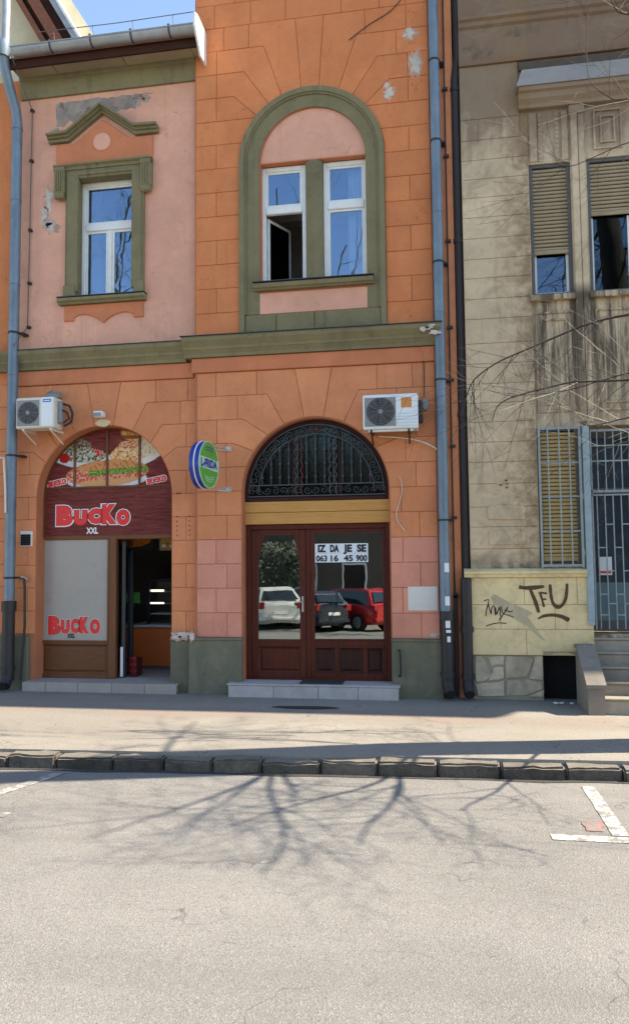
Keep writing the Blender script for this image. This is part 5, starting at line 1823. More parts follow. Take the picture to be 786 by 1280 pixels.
# ------------------------------------------------------------------ beige building on the right
RB = root('beige_building', (.40, 0, GROUND), 'weathered beige house with roller shutters, window bars and a graffiti marked base', 'building')
RX0, RX1 = .40, 9.0
# openings: A, B upper windows; low window; door
UA = (1.14, 1.585, 4.585, 6.10); UB = (1.757, 2.62, 4.585, 6.11)
LWN = (1.145, 1.585, 1.60, 3.12); DRN = (1.675, 2.75, .88, 3.11)
def slab(x0, x1, z0, z1, y0=.012, y1=.35, mat='beige_render', nm='wall'):
    return G().box(x0, x1, y0, y1, z0, z1)
g = G()
for a, b, c, d in ((RX0, 1.14, 0, 8.7), (1.14, 1.585, 3.12, 4.585), (1.14, 1.585, 6.10, 8.7), (1.585, 1.757, 3.12, 8.7), (1.757, 2.62, 3.12, 4.585), (1.757, 2.62, 6.11, 8.7),
                   (1.14, 1.64, .66, 1.60), (1.49, 1.64, 0, .66), (2.75, 5.0, 0, 8.7), (2.62, 2.75, 3.12, 8.7), (1.64, 2.75, 0, .88), (5.0, 9.0, 0, 8.7)):
    g.box(a, b, .012, .35, c, d)
mk('wall', g, 'beige_smooth', RB)
mk('wall', G().box(1.585, 1.60, .01, .35, 1.6, 3.12), 'beige_smooth', RB)
# grooved courses of the corner pier
zs = [1.578, 1.80, 2.04, 2.26, 2.515, 2.755, 2.976, 3.20, 3.415, 3.63, 3.856, 4.085, 4.364, 4.592, 4.83, 5.05, 5.289, 5.53, 5.762, 5.976, 6.20, 6.434, 6.68, 7.31]
for k in range(len(zs) - 1):
    xr = 1.136 if (zs[k] < 3.1 or 4.5 < zs[k] < 6.15) else (1.05 if zs[k] > 6.2 else 1.136)
    mk('wall_course', G().prism(shrink([(RX0, zs[k]), (xr, zs[k]), (xr, zs[k + 1]), (RX0, zs[k + 1])], .0017), -.004, .016, .004), 'beige_render', RB)
for k in range(7):
    for (a, b) in ((2.75, 3.6), (3.6, 4.4)):
        pass
# entablature
mk('entablature', G().profile_x([(.02, 7.31), (-.03, 7.31), (-.045, 7.345), (-.02, 7.36), (-.02, 7.74), (-.05, 7.76), (-.06, 7.80), (-.09, 7.82), (-.09, 7.86), (-.03, 7.88), (-.03, 8.35), (-.12, 8.42), (-.25, 8.5), (-.35, 8.62), (-.35, 8.7), (.02, 8.7)], RX0, RX1), 'beige_dark', RB)
simple('soot_brown', (.17, .115, .075), .9, var=.4, nsc=9)
mk('soot_patch', G().prism(ragged(.62, 7.45, .12, .11, 48, 5, .5), -.0215, -.019), 'soot_brown', RB)
mk('soot_patch', G().prism(ragged(1.15, 7.66, .16, .07, 48, 9, .6), -.0215, -.019), 'soot_brown', RB)
# hood over the windows
mk('hood_moulding', G().profile_x([(.02, 6.72), (-.05, 6.72), (-.06, 6.76), (-.10, 6.80), (-.11, 6.86), (-.14, 6.875), (-.14, 6.92), (.02, 6.94)], 1.04, 3.3), 'beige_smooth', RB)
mk('hood_sheet', G().add([(1.01, -.155, 6.925), (3.3, -.155, 6.925), (3.3, -.03, 7.19), (1.09, -.03, 7.19), (1.01, .0, 6.925), (1.09, .0, 7.19), (3.3, 0, 6.925), (3.3, 0, 7.19)], [(0, 1, 2, 3), (0, 3, 5, 4), (1, 6, 7, 2), (3, 2, 7, 5), (0, 4, 6, 1)]), 'zinc_hood', RB)
mk('soot_crust', G().prism([(1.06 + i * .1, 7.19 + .012 * mnoise.noise(Vector((i, 2, 2)))) for i in range(23)] + [(3.26 - i * .1, 7.27 + .03 * mnoise.noise(Vector((i * 1.3, 9, 2)))) for i in range(23)], -.034, .0), 'hood_grime', RB)
# pilaster strips between the windows and beaded strips above
mk('pilaster', G().box(1.595, 1.665, -.035, .02, 3.16, 6.715, .006).box(1.672, 1.735, -.02, .02, 3.16, 6.715, .005), 'beige_smooth', RB)
mk('pilaster_cap', G().box(1.58, 1.745, -.045, .02, 6.62, 6.72, .01), 'beige_smooth', RB)
for xx in (1.27, 1.45):
    sb = mk('beaded_strip', G().box(xx - .022, xx + .022, -.004, .016, 6.12, 6.68, .003), 'beige_smooth', RB)
    for k in range(10):
        mk('bead', G().box(xx - .014, xx + .014, -.014, -.003, 6.15 + k * .052, 6.18 + k * .052, .004), 'beige_smooth', sb)
mk('fluted_panel', G().box(1.50, 1.57, -.006, .016, 6.12, 6.69, .004).box(1.15, 1.235, -.006, .016, 6.12, 6.69, .004), 'beige_render', RB)
for d in (0, .07):
    g = G()
    x0, x1, z0, z1 = 1.84 + d, 2.14 - d, 6.20 + d, 6.65 - d
    g.box(x0, x1, -.012, .016, z0, z0 + .018).box(x0, x1, -.012, .016, z1 - .018, z1).box(x0, x0 + .018, -.011, .016, z0 + .018, z1 - .018).box(x1 - .018, x1, -.011, .016, z0 + .018, z1 - .018)
    mk('panel_moulding', g, 'beige_smooth', RB)
# panels under the sills with raised borders
for x0, x1 in ((1.16, 1.57), (1.79, 2.55)):
    g = G()
    for d in (0, .08):
        a, b, c, e = x0 + d, x1 - d, 3.28 + d, 4.40 - d
        g.box(a, b, -.01 + d * .03, .016, c, c + .02, .004).box(a, b, -.01 + d * .03, .016, e - .02, e, .004).box(a, a + .02, -.009 + d * .03, .016, c + .02, e - .02, .004).box(b - .02, b, -.009 + d * .03, .016, c + .02, e - .02, .004)
    mk('panel_moulding', g, 'beige_smooth', RB)
mk('window_sill', G().box(1.11, 1.60, -.06, .05, 4.52, 4.583, .008), 'beige_smooth', RB)
mk('window_sill', G().box(1.74, 2.66, -.06, .05, 4.52, 4.583, .008), 'beige_smooth', RB)
# broken relief ornaments low on the pier
mk('relief_panel', G().prism([(.60, 2.12), (.99, 2.11), (1.0, 2.24), (.97, 2.27), (.62, 2.27), (.585, 2.24)], -.022, .0, .008), 'beige_render', RB)
mk('relief_panel', G().prism([(.60, 1.84), (.99, 1.84), (.99, 2.0), (.60, 2.0)], -.014, .0, .006), 'beige_render', RB)
g = G()
random.seed(4)
for k in range(24):
    a = random.uniform(0, 2 * pi); r = random.uniform(.0, .14)
    xx, zz = .80 + 1.5 * r * cos(a), 2.52 + 1.9 * r * sin(a)
    mk('relief_ornament', G().prism(blob(xx, zz, .02, .016, 9, k, .3), -.013, .0, .003), 'beige_render', RB)

# windows of the beige house
def shutter(par, x0, x1, z0, z1, y_, mat, pitch=.043):
    n = int((z1 - z0) / pitch)
    sm = mesh_of(G().profile_x([(0, 0), (-.012, .008), (-.014, .022), (-.006, .033), (0, .036)], 0, x1 - x0), 'shutter_slat', True)
    sm.materials.append(M[mat])
    for k in range(n):
        inst('shutter_slat', sm, par, (x0 + random.uniform(-.002, .002), y_ + random.uniform(-.002, .002), z1 - (k + 1) * pitch), rot=(0, random.uniform(-.003, .003), 0))
    mk('shutter_backing', G().box(x0, x1, y_ + .004, y_ + .008, z1 - n * pitch, z1), 'hole_black', par)
    mk('shutter_bottom_bar', G().box(x0, x1, y_ - .018, y_ + .004, z1 - n * pitch - .045, z1 - n * pitch, .004), mat, par)


def dark_window(x0, x1, z0, z1, y_, nm='window'):
    t = .035
    w = mk(nm, G().box(x0, x0 + t, y_ - .02, y_ + .08, z0, z1, .004).box(x1 - t, x1, y_ - .02, y_ + .08, z0, z1, .004).box(x0 + t, x1 - t, y_ - .018, y_ + .078, z1 - t, z1).box(x0 + t, x1 - t, y_ - .018, y_ + .078, z0, z0 + t), 'window_dark_paint', RB)
    return w


wa = dark_window(1.142, 1.583, 4.587, 6.098, .05)
shutter(wa, 1.177, 1.548, 5.09, 6.06, .06, 'shutter_slat')
mk('sash', G().box(1.178, 1.205, .085, .11, 4.622, 5.08).box(1.52, 1.547, .085, .11, 4.622, 5.08).box(1.205, 1.52, .086, .109, 4.622, 4.645), 'white_paint', wa)
mk('pane', G().box(1.20, 1.525, .096, .10, 4.63, 5.10), 'pane_dull', wa)
wb = dark_window(1.759, 2.618, 4.587, 6.108, .05)
shutter(wb, 1.794, 2.583, 5.50, 6.07, .06, 'shutter_slat')
mk('sash', G().box(1.795, 1.82, .085, .11, 4.622, 5.46).box(2.18, 2.20, .085, .11, 4.622, 5.46), 'white_paint', wb)
mk('pane', G().box(1.80, 2.58, .096, .10, 4.63, 5.50), 'pane_dark', wb)
curtain(1.82, 2.58, 4.64, 5.5, .22, 'frosted_blue', wb, .012, 40)
room(1.05, 2.72, .351, 2.2, 4.4, 6.3, 'interior_dark', RB)
wl_ = dark_window(1.147, 1.583, 1.602, 3.118, .06)
shutter(wl_, 1.182, 1.548, 1.68, 3.08, .08, 'shutter_tan')
# window bars
gr = mk('window_grille', G().box(1.142, 1.166, -.05, -.03, 1.585, 3.11, .003).box(1.562, 1.588, -.05, -.03, 1.585, 3.11, .003).box(1.166, 1.562, -.049, -.031, 3.085, 3.11).box(1.166, 1.562, -.049, -.031, 1.60, 1.625), 'grille_paint', RB)
for xx in (1.245, 1.362, 1.468):
    mk('grille_bar', G().tube([(xx, -.04, 1.625), (xx, -.04, 3.085)], .0085, 6), 'grille_paint', gr)
for zz in (2.72, 2.353, 1.98):
    mk('grille_bar', G().box(1.166, 1.562, -.034, -.026, zz - .008, zz + .008), 'grille_paint', gr)
for zz in (1.75, 2.35, 2.95):
    mk('grille_hinge', G().tube([(1.592, -.04, zz - .03), (1.592, -.04, zz + .03)], .011, 6).box(1.15, 1.16, -.04, .012, zz - .01, zz + .01), 'grille_paint', gr)

# door: blue post, barred glazed door, notice
mk('blue_post', G().box(1.603, 1.672, -.065, .02, 1.03, 3.115, .004).box(1.606, 1.669, -.062, .02, .98, 1.03), 'blue_paint', RB)
dd = mk('entrance_door', G().box(1.70, 1.76, .26, .30, .9, 3.1).box(2.68, 2.74, .26, .30, .9, 3.1).box(1.76, 2.68, .261, .299, 2.38, 2.46).box(1.76, 2.68, .261, .299, .9, 1.0).box(1.76, 2.68, .261, .299, 3.02, 3.1).box(2.19, 2.25, .261, .299, 1.0, 2.38), 'window_dark_paint', RB)
mk('pane', G().box(1.76, 2.68, .275, .28, 1.42, 3.02), 'frosted_blue', dd)
mk('lower_panel', G().box(1.76, 2.19, .27, .29, 1.0, 1.42, .004), 'frosted_teal', dd)
mk('lower_panel', G().box(2.25, 2.68, .27, .29, 1.0, 1.42, .004), 'frosted_teal', dd)
mk('notice_sheet', G().box(1.80, 1.93, .255, .259, 1.50, 1.70), 'label_pink' if 'label_pink' in M else 'paper_white', dd, label='faded notice with a red strip stuck inside the entrance door')
mk('notice_strip', G().box(1.805, 1.92, .252, .2545, 1.52, 1.545), 'print_red', dd)
dg = mk('door_grille', G().box(1.70, 2.72, .05, .07, 2.395, 2.42).box(1.70, 2.72, .05, .07, 3.06, 3.085).box(1.70, 1.715, .05, .07, .92, 3.06).box(1.70, 2.72, .05, .07, 2.36, 2.375), 'grille_paint', RB)
k = 0
for i in range(11):
    xx = 1.755 + .083 * i
    mk('grille_bar', G().tube([(xx, .06, .93), (xx, .06, 2.36)], .0075, 5), 'grille_paint', dg)
    if i % 2 == 0 or i > 0:
        mk('grille_bar', G().tube([(xx + .02, .06, 2.42), (xx + .02, .06, 3.06)], .0075, 5), 'grille_paint', dg) if i < 10 else None
    for zz in ((2.05, 1.55, 1.2) if i % 2 else (1.80, 1.30, 1.08)):
        mk('grille_bar', G().box(xx, xx + .083, .055, .065, zz - .006, zz + .006), 'grille_paint', dg)
mk('grille_bar', G().box(1.715, 2.72, .054, .066, 2.73, 2.745), 'grille_paint', dg)
mk('grille_bar', G().box(1.715, 2.72, .054, .066, 2.90, 2.912), 'grille_paint', dg)
mk('notice_backing', G().box(1.1, 3.0, 1.2, 1.25, .5, 3.3), 'interior_dark', RB)

# ledge and base
mk('base_ledge', G().profile_x([(.02, 1.49), (-.075, 1.49), (-.085, 1.52), (-.10, 1.53), (-.105, 1.555), (.0, 1.585), (.02, 1.585)], .325, 1.602), 'yellow_base', RB)
BY = -.045
mk('base_wall', G().box(RX0 - .01, 1.655, BY + .012, .0115, .662, 1.495), 'base_mortar', RB)
rowz = [.655, .932, 1.195, 1.49]
for i in range(3):
    xs_ = [RX0 - .01, .955 if i != 1 else .70, 1.27 if i == 1 else 1.50, 1.66] if i != 0 else [RX0 - .01, .965, 1.66]
    for a, b in zip(xs_[:-1], xs_[1:]):
        mk('base_block', G().prism(shrink([(a, rowz[i]), (b, rowz[i]), (b, rowz[i + 1]), (a, rowz[i + 1])], .0016), BY, BY + .016, .005), 'yellow_base', RB)
mk('base_wall', G().box(RX0, 1.135, BY + .03, .0, .0, .66), 'base_mortar', RB)
# crazy-paving stones low on the base
stones = [[(.41, .65), (.50, .65), (.57, .52), (.60, .44), (.53, .37), (.42, .36)], [(.52, .65), (.74, .65), (.73, .55), (.60, .53)], [(.75, .65), (.96, .645), (1.03, .62), (1.0, .5), (.96, .42), (.74, .40), (.73, .54)],
          [(1.05, .65), (1.13, .65), (1.135, .38), (.98, .40), (1.01, .5)], [(.61, .52), (.72, .53), (.73, .40), (.55, .37)], [(.42, .345), (.55, .355), (.73, .385), (.72, .22), (.43, .20)], [(.75, .385), (.97, .405), (1.13, .365), (1.13, .30), (.95, .22), (.74, .21)],
          [(.97, .225), (1.13, .285), (1.13, .21)]]
for s_ in stones:
    fs = []
    ss = shrink(s_, .004)
    for i in range(len(ss)):
        a_, b_ = ss[i], ss[(i + 1) % len(ss)]
        for q in range(3):
            t_ = q / 3
            x_, z_ = a_[0] + (b_[0] - a_[0]) * t_, a_[1] + (b_[1] - a_[1]) * t_
            fs.append((x_ + .014 * mnoise.noise(Vector((x_ * 13, z_ * 13, 2))), z_ + .014 * mnoise.noise(Vector((x_ * 13, z_ * 13, 7)))))
    mk('base_stone', G().prism(fs, BY + .012 + random.uniform(-.012, .010), BY + .04, .006), 'base_stone', RB)
# cellar opening
mk('cellar_hatch', G().box(1.14, 1.49, .10, .14, .10, .66).box(1.132, 1.14, -.02, .14, .1, .66), 'hole_black', RB, label='black cellar opening beside the steps')
mk('cellar_lintel', G().prism([(1.13, .66), (1.20, .665), (1.26, .685), (1.38, .69), (1.45, .672), (1.50, .66), (1.50, .70), (1.13, .70)], BY - .004, BY + .01), 'base_mortar', RB)
mk('cellar_frame', G().box(1.485, 1.50, BY + .01, .05, .15, .66), 'iron_black', RB)

# graffiti: brown marker letters and black scrawl
simple('spray_brown', (.085, .045, .02), .7, var=.25, nsc=30, bump=0)
simple('spray_black', (.02, .018, .018), .7, bump=0)
plaster('buffed_paint', (.44, .37, .24), seed=61, rnd=0, stain=.3, sc=4, chips=.05, chip_col=(.5, .42, .25))
gy = BY - .003
gf = root('graffiti', (1.15, BY, 1.1), 'brown spray graffiti TFU with an underline on the yellow base wall', 'graffiti')
mk('graffiti_letter', G().ribbon([(.90, 1.385), (.97, 1.375), (1.06, 1.378), (1.165, 1.39)], [.05, .04, .045, .03], gy), 'spray_brown', gf)
mk('graffiti_letter', G().ribbon([(1.01, 1.38), (1.04, 1.30), (1.07, 1.22), (1.10, 1.11)], [.03, .035, .04, .035], gy - .001), 'spray_brown', gf)
mk('graffiti_letter', G().ribbon([(1.115, 1.33), (1.135, 1.26), (1.155, 1.17)], .024, gy).ribbon([(1.12, 1.325), (1.19, 1.315)], .02, gy - .001).ribbon([(1.13, 1.25), (1.18, 1.255)], .018, gy - .001), 'spray_brown', gf)
mk('graffiti_letter', G().ribbon([(1.225, 1.41), (1.23, 1.30), (1.25, 1.21), (1.30, 1.17), (1.35, 1.20), (1.385, 1.28), (1.40, 1.42)], [.03, .032, .035, .038, .035, .035, .03], gy), 'spray_brown', gf)
mk('graffiti_underline', G().ribbon([(1.09, 1.045), (1.15, 1.075), (1.24, 1.085), (1.33, 1.07), (1.41, 1.03)], [.012, .03, .035, .04, .05], gy), 'spray_brown', gf)
gf = root('graffiti', (.65, BY, 1.05), 'small thin black scrawl tag on the left of the yellow base wall', 'graffiti')
for pts in ([(.53, 1.235), (.58, 1.245), (.555, 1.14), (.545, 1.07)], [(.575, 1.20), (.60, 1.10), (.61, 1.16), (.635, 1.18), (.645, 1.08)], [(.65, 1.17), (.66, 1.09), (.69, 1.17), (.70, 1.07)], [(.71, 1.18), (.73, 1.10), (.78, 1.17), (.68, 1.02)], [(.73, 1.10), (.84, 1.06)],
            [(.545, .965), (.60, .985), (.68, 1.0), (.76, .995)], [(.745, 1.14), (.80, 1.12), (.83, 1.13)]):
    mk('graffiti_stroke', G().ribbon(pts, .010, gy), 'spray_black', gf)
mk('buffed_patch', G().prism([(.60, 1.28), (.64, 1.31), (.80, 1.22), (1.0, 1.13), (1.04, 1.10), (.98, 1.07), (1.03, 1.0), (1.12, .86), (1.17, .80), (1.10, .84), (.98, .96), (.85, 1.04), (.72, 1.14), (.62, 1.22)], BY - .0015, BY + .002), 'buffed_paint', RB)

# steps with a side wall
SP = root('entrance_steps', (1.9, -.5, GROUND), 'worn grey stone steps with a sloping side wall in front of the barred door', 'steps')
n = 5
for k in range(n):
    z1 = .30 + .13 * k
    yf = -.62 + .155 * k
    mk('step', G().box(1.615, 3.0, yf, .30, z1 - .135 if k else .10, z1, .008), 'step_stone', SP)
    mk('tread', G().box(1.616, 3.0, yf - .018, yf + .16, z1, z1 + .022, .006), 'step_stone', SP)
mk('side_wall', G().add([(1.46, -.66, .1), (1.615, -.66, .1), (1.615, -.66, .42), (1.46, -.66, .42), (1.46, -.06, .1), (1.615, -.06, .1), (1.615, -.06, .72), (1.46, -.06, .72), (1.46, -.20, .745), (1.615, -.20, .745)],
                        [(0, 1, 2, 3), (3, 2, 9, 8), (8, 9, 6, 7), (0, 3, 8, 7, 4), (1, 5, 6, 9, 2), (4, 7, 6, 5)]), 'step_conc', SP)
mk('side_wall_coping', G().add([(1.445, -.68, .42), (1.63, -.68, .42), (1.63, -.20, .75), (1.445, -.20, .75), (1.445, -.68, .455), (1.63, -.68, .455), (1.63, -.205, .785), (1.445, -.205, .785), (1.445, -.05, .75), (1.63, -.05, .75), (1.63, -.05, .785), (1.445, -.05, .785)],
                               [(0, 1, 5, 4), (4, 5, 6, 7), (7, 6, 10, 11), (0, 4, 7, 3), (1, 2, 6, 5), (3, 7, 11, 8), (2, 9, 10, 6), (8, 11, 10, 9)]), 'step_conc', SP)
g = G()
random.seed(9)
for k in range(5):
    g.prism(blob(1.30 + random.uniform(-.1, .1), .19 + k * .003, .018, .008, 8, k), -.20 - k * .02, -.19 - k * .02)
mk('litter', g, 'paper_white', None, kind='stuff', label='scraps of white litter below the cellar opening')


# ------------------------------------------------------------------ trees
def limb(start, dirv, length, r0, r1, bend=.25, n=8, seed=0, droop=0.0):
    pts = [Vector(start)]
    d = Vector(dirv).normalized()
    for i in range(n):
        w = Vector((mnoise.noise(Vector((seed, i * .7, 0))), mnoise.noise(Vector((seed, i * .7, 5))), mnoise.noise(Vector((seed, i * .7, 9))))) * bend
        d = (d + w + Vector((0, 0, droop))).normalized()
        pts.append(pts[-1] + d * (length / n))
    return pts, [r0 + (r1 - r0) * i / n for i in range(n + 1)]


def grow(pts, rad, depth, rng, out, spread=1.0, keep=None, dens=1.0):
    """out: list of (depth, pts, rad)"""
    out.append((depth, pts, rad))
    if depth >= 4:
        return
    L = sum((pts[i + 1] - pts[i]).length for i in range(len(pts) - 1))
    nb = {0: 9, 1: 6, 2: 5, 3: 4}[depth]
    nb = max(2, int(nb * dens))
    for k in range(nb):
        t = .30 + .68 * (k + rng.random() * .8) / nb
        i = min(len(pts) - 2, int(t * (len(pts) - 1)))
        p = pts[i].lerp(pts[i + 1], t * (len(pts) - 1) - i)
        axis = (pts[i + 1] - pts[i]).normalized()
        side = axis.orthogonal().normalized()
        side = Matrix.Rotation(rng.uniform(0, 2 * pi), 3, axis) @ side
        d = axis * rng.uniform(.35, .8) + side * spread * rng.uniform(.6, 1.0)
        l2 = L * rng.uniform(.35, .55) * (1.0 if depth else .75)
        r = rad[i] * rng.uniform(.4, .6)
        q, rr = limb(p, d, l2, r, max(.0022, r * .3), .32, 7 if depth < 2 else 5, rng.random() * 99, droop=-.02 if depth > 1 else .03)
        if keep and not keep(q):
            continue
        grow(q, rr, depth + 1, rng, out, spread, keep, dens)


def smooth_path(pts, k=4):
    P_ = [Vector(p) for p in pts]; o = []
    n = len(P_)
    for i in range(n - 1):
        p0, p1, p2, p3 = P_[max(0, i - 1)], P_[i], P_[i + 1], P_[min(n - 1, i + 2)]
        for q in range(k):
            t = q / k
            o.append(.5 * ((2 * p1) + (-p0 + p2) * t + (2 * p0 - 5 * p1 + 4 * p2 - p3) * t * t + (-p0 + 3 * p1 - 3 * p2 + p3) * t ** 3))
    o.append(P_[-1])
    return o


def build_tree(r, out, twigmat='twig'):
    tw = G()
    for dpt, pts, rad in out:
        if dpt == 0:
            fine = smooth_path(pts, 6)
            rf = [rad[min(len(rad) - 1, i // 6)] + (rad[min(len(rad) - 1, i // 6 + 1)] - rad[min(len(rad) - 1, i // 6)]) * (i % 6) / 6 for i in range(len(fine))]
            tg_ = G().tube(fine, rf, 24)
            tg_.v = [tuple(Vector(q) * 1.0 + Vector((1, 1, 0)) * (.016 * mnoise.noise(Vector((q[0] * 9, q[1] * 9, q[2] * 2))) + .009 * mnoise.noise(Vector(q) * 17))) for q in tg_.v]
            mk('trunk', tg_, 'bark', r, smooth=True)
        elif dpt == 1:
            mk('limb', G().tube(pts, rad, 8), 'bark', r, smooth=True)
        elif dpt == 2:
            mk('branch', G().tube(pts, rad, 5), 'twig', r, smooth=True)
        else:
            tw.tube(pts, rad, 3 if dpt > 3 else 4, caps=False)
    if tw.v:
        mk('twigs', tw, twigmat, r, kind='stuff')


rng = random.Random(21)
tr = root('street_tree', (2.75, -1.55, .12), 'bare street tree whose thin twigs reach across the beige house', 'tree')
out = []
tp = [Vector(p) for p in ((2.78, -1.52, .05), (2.74, -1.62, 1.0), (2.70, -1.73, 2.0), (2.68, -1.85, 3.0), (2.66, -2.02, 4.0), (2.64, -2.20, 5.0), (2.62, -2.40, 6.0), (2.6, -2.55, 7.0), (2.8, -2.5, 8.2), (3.0, -2.4, 9.2))]
trd = [.24, .21, .20, .19, .18, .175, .165, .14, .08, .04]
out.append((0, tp, trd))


def view_ok(q):
    """keep thick wood of this tree behind the right edge of the picture"""
    for p in q:
        if p.x < 1.0 and p.y > -7 and p.z > 2.2 + (p.y * 0) and p.x < 1.55 + .12 * (p.y + 2):
            return False
    return True


for (i, d, L, r_) in ((2, (.3, -1, .5), 1.9, .02), (3, (.2, -1, .3), 2.3, .024), (3, (.8, -.8, .6), 2.4, .024), (4, (1, -.5, .6), 2.6, .028), (4, (.3, -1, .4), 2.6, .026), (3, (.5, -1, .35), 2.4, .022), (4, (.7, -1, .3), 2.4, .024), (5, (.8, .9, .8), 2.2, .03), (6, (-.1, -1, .3), 1.5, .02), (6, (.6, -.8, .5), 2.4, .026), (7, (.9, -.3, .9), 2.2, .025), (6, (.9, .3, .5), 2.4, .03), (8, (.2, .6, 1), 1.8, .02), (3, (.9, .2, .5), 2.0, .02), (4, (.1, -1, .2), 1.6, .018)):
    L *= .9
    r_ *= .78
    q, rr = limb(tp[i], d, L, r_, .007, .3, 8, rng.random() * 99, .02)
    grow(q, rr, 1, rng, out, 1.0, view_ok, 1.0)
build_tree(tr, out)
# the thin limbs that reach across the beige wall: placed in front of it
DB, PB = G(), G()
def wp(px, py, Y):
    """picture measurement -> a point on the vertical plane at depth Y (the surveyed position of a twig)"""
    u, w_ = (px - 393) / 924., (py - 640) / 924.
    r = Vector([_R[0][i] * u + _R[1][i] * w_ + _R[2][i] for i in range(3)])
    t = (Y - CAMY) / r.y
    return Vector((t * r.x, Y, 1.69 + t * r.z))


main = [([(900, 375), (786, 393), (735, 405), (690, 423), (650, 440), (618, 455), (592, 475), (583, 495), (579, 508)], .012, -1.5),
        ([(900, 468), (786, 475), (730, 477), (712, 478), (690, 483), (655, 492), (632, 500), (620, 510), (615, 526)], .011, -1.7),
        ([(900, 440), (786, 466), (750, 476), (712, 487), (680, 492), (640, 495)], .007, -1.65),
        ([(900, 505), (786, 522), (760, 528), (735, 532), (722, 527)], .009, -1.4),
        ([(900, 540), (786, 552), (762, 560), (748, 558), (738, 570)], .008, -1.3),
        ([(880, 100), (786, 125), (755, 118), (735, 95), (733, 40), (734, -20)], .006, -1.6),
        ([(880, 20), (786, 18), (768, 10), (762, -10)], .009, -1.6),
        ([(850, 170), (786, 178), (745, 195), (712, 208), (690, 205), (660, 208)], .006, -1.5)]
rng = random.Random(5)
brn = []
for pts, r_, Y in main:
    P3 = [wp(a, b, Y + .12 * mnoise.noise(Vector((a * .01, b * .01, 3)))) for a, b in pts]
    P3 = smooth_path(P3)
    n = len(P3)
    brn.append((P3, [r_ * (1 - .72 * i / n) for i in range(n)]))
    mk('branch', G().tube(P3, [r_ * (1 - .72 * i / n) for i in range(n)], 6), 'twig', tr, smooth=True)
tw1, tw2 = G(), G()
for bi, (P3, rr) in enumerate(brn):
    L = sum((P3[i + 1] - P3[i]).length for i in range(len(P3) - 1))
    for k in range(int(L * 8.5)):
        i = rng.randrange(int(len(P3) * .15), len(P3) - 1)
        axis = (P3[i + 1] - P3[i]).normalized()
        ang_ = rng.choice((-1, 1)) * rng.uniform(.35, 1.1)
        d = Vector((axis.x * cos(ang_) - axis.z * sin(ang_), rng.uniform(-.35, .35), axis.x * sin(ang_) + axis.z * cos(ang_)))
        ln = rng.uniform(.25, .95)
        q, r2 = limb(P3[i], d, ln, min(.0042, rr[i] * .6), .0012, .22, 8, rng.random() * 99, rng.uniform(-.03, .03))
        tgt = tw2 if rng.random() < .18 else tw1
        tgt.tube(q, r2, 3, caps=False)
        for _ in range(rng.choice((1, 2, 3))):
            j = rng.randrange(2, 7)
            a2 = (q[j + 1] - q[j]).normalized()
            an = rng.choice((-1, 1)) * rng.uniform(.4, .9)
            d2 = Vector((a2.x * cos(an) - a2.z * sin(an), a2.y, a2.x * sin(an) + a2.z * cos(an)))
            q2, r3 = limb(q[j], d2, ln * rng.uniform(.3, .5), .0018, .001, .25, 5, rng.random() * 99)
            tgt.tube(q2, r3, 3, caps=False)
mk('twigs', tw1, 'twig', tr, kind='stuff')
mk('twigs', tw2, 'twig_sunlit', tr, kind='stuff')

# ------------------------------------------------------------------ across the street (seen in the window reflections)
def far_tree(x, y, h, seed, label):
    rg = random.Random(seed)
    r = root('street_tree', (x, y, .1), label, 'tree', 'trees across the street')
    tp, rr = limb((x, y, .05), (rg.uniform(-.1, .1), 0, 1), h * .55, .13, .07, .06, 8, seed)
    o = [(0, tp, rr)]
    for k in range(9):
        i = rg.randrange(3, 8)
        a = rg.uniform(0, 2 * pi)
        q, r2 = limb(tp[i], (cos(a), sin(a), rg.uniform(.8, 1.8)), h * rg.uniform(.35, .5), rr[i] * .6, .02, .25, 7, rg.random() * 99, .05)
        grow(q, r2, 1, rg, o, 1.0, None, .9)
    build_tree(r, o)


far_tree(-10.6, -15.0, 17, 3, 'bare tree across the street opposite the sandwich shop')
far_tree(-4.06, -15.0, 15.5, 8, 'bare tree across the street opposite the double door')
far_tree(3.6, -15.0, 16.5, 13, 'bare tree across the street opposite the beige house')
g = G()
g.box(-60, 60, -30, -22.6, 0, .14)
mk('pavement', g, 'pavement_asphalt', kind='structure')


def far_house(x0, x1, h, mat, label, y=-25.5):
    r = root('town_house', ((x0 + x1) / 2, y, .14), label, 'building', 'houses across the street')
    mk('wall', G().box(x0, x1, y - 8, y, .14, h), mat, r)
    mk('roof', G().profile_x([(y + .4, h), (y - 4, h + 2.2), (y - 8.4, h)], x0 - .2, x1 + .2), 'far_roof', r)
    n = int((x1 - x0) / 2.2)
    for lv in range(int(h / 3)):
        for k in range(n):
            cx_ = x0 + (k + .5) * (x1 - x0) / n
            z0 = 1.2 + lv * 3
            w = mk('window', G().box(cx_ - .55, cx_ - .48, y, y + .06, z0, z0 + 1.5).box(cx_ + .48, cx_ + .55, y, y + .06, z0, z0 + 1.5).box(cx_ - .48, cx_ + .48, y, y + .06, z0 + 1.43, z0 + 1.5).box(cx_ - .6, cx_ + .6, y, y + .12, z0 - .07, z0), 'white_paint', r)
            mk('pane', G().box(cx_ - .48, cx_ + .48, y, y + .02, z0, z0 + 1.43), 'car_glass', w)


far_house(-16, -6.2, 5.5, 'far_wall', 'low dark brown house across the street to the left')
far_house(-6.0, 3.2, 5.2, 'far_wall', 'low dark brown house across the street opposite the double door')
far_house(3.4, 14, 5.8, 'far_wall_light', 'pale house across the street to the right')
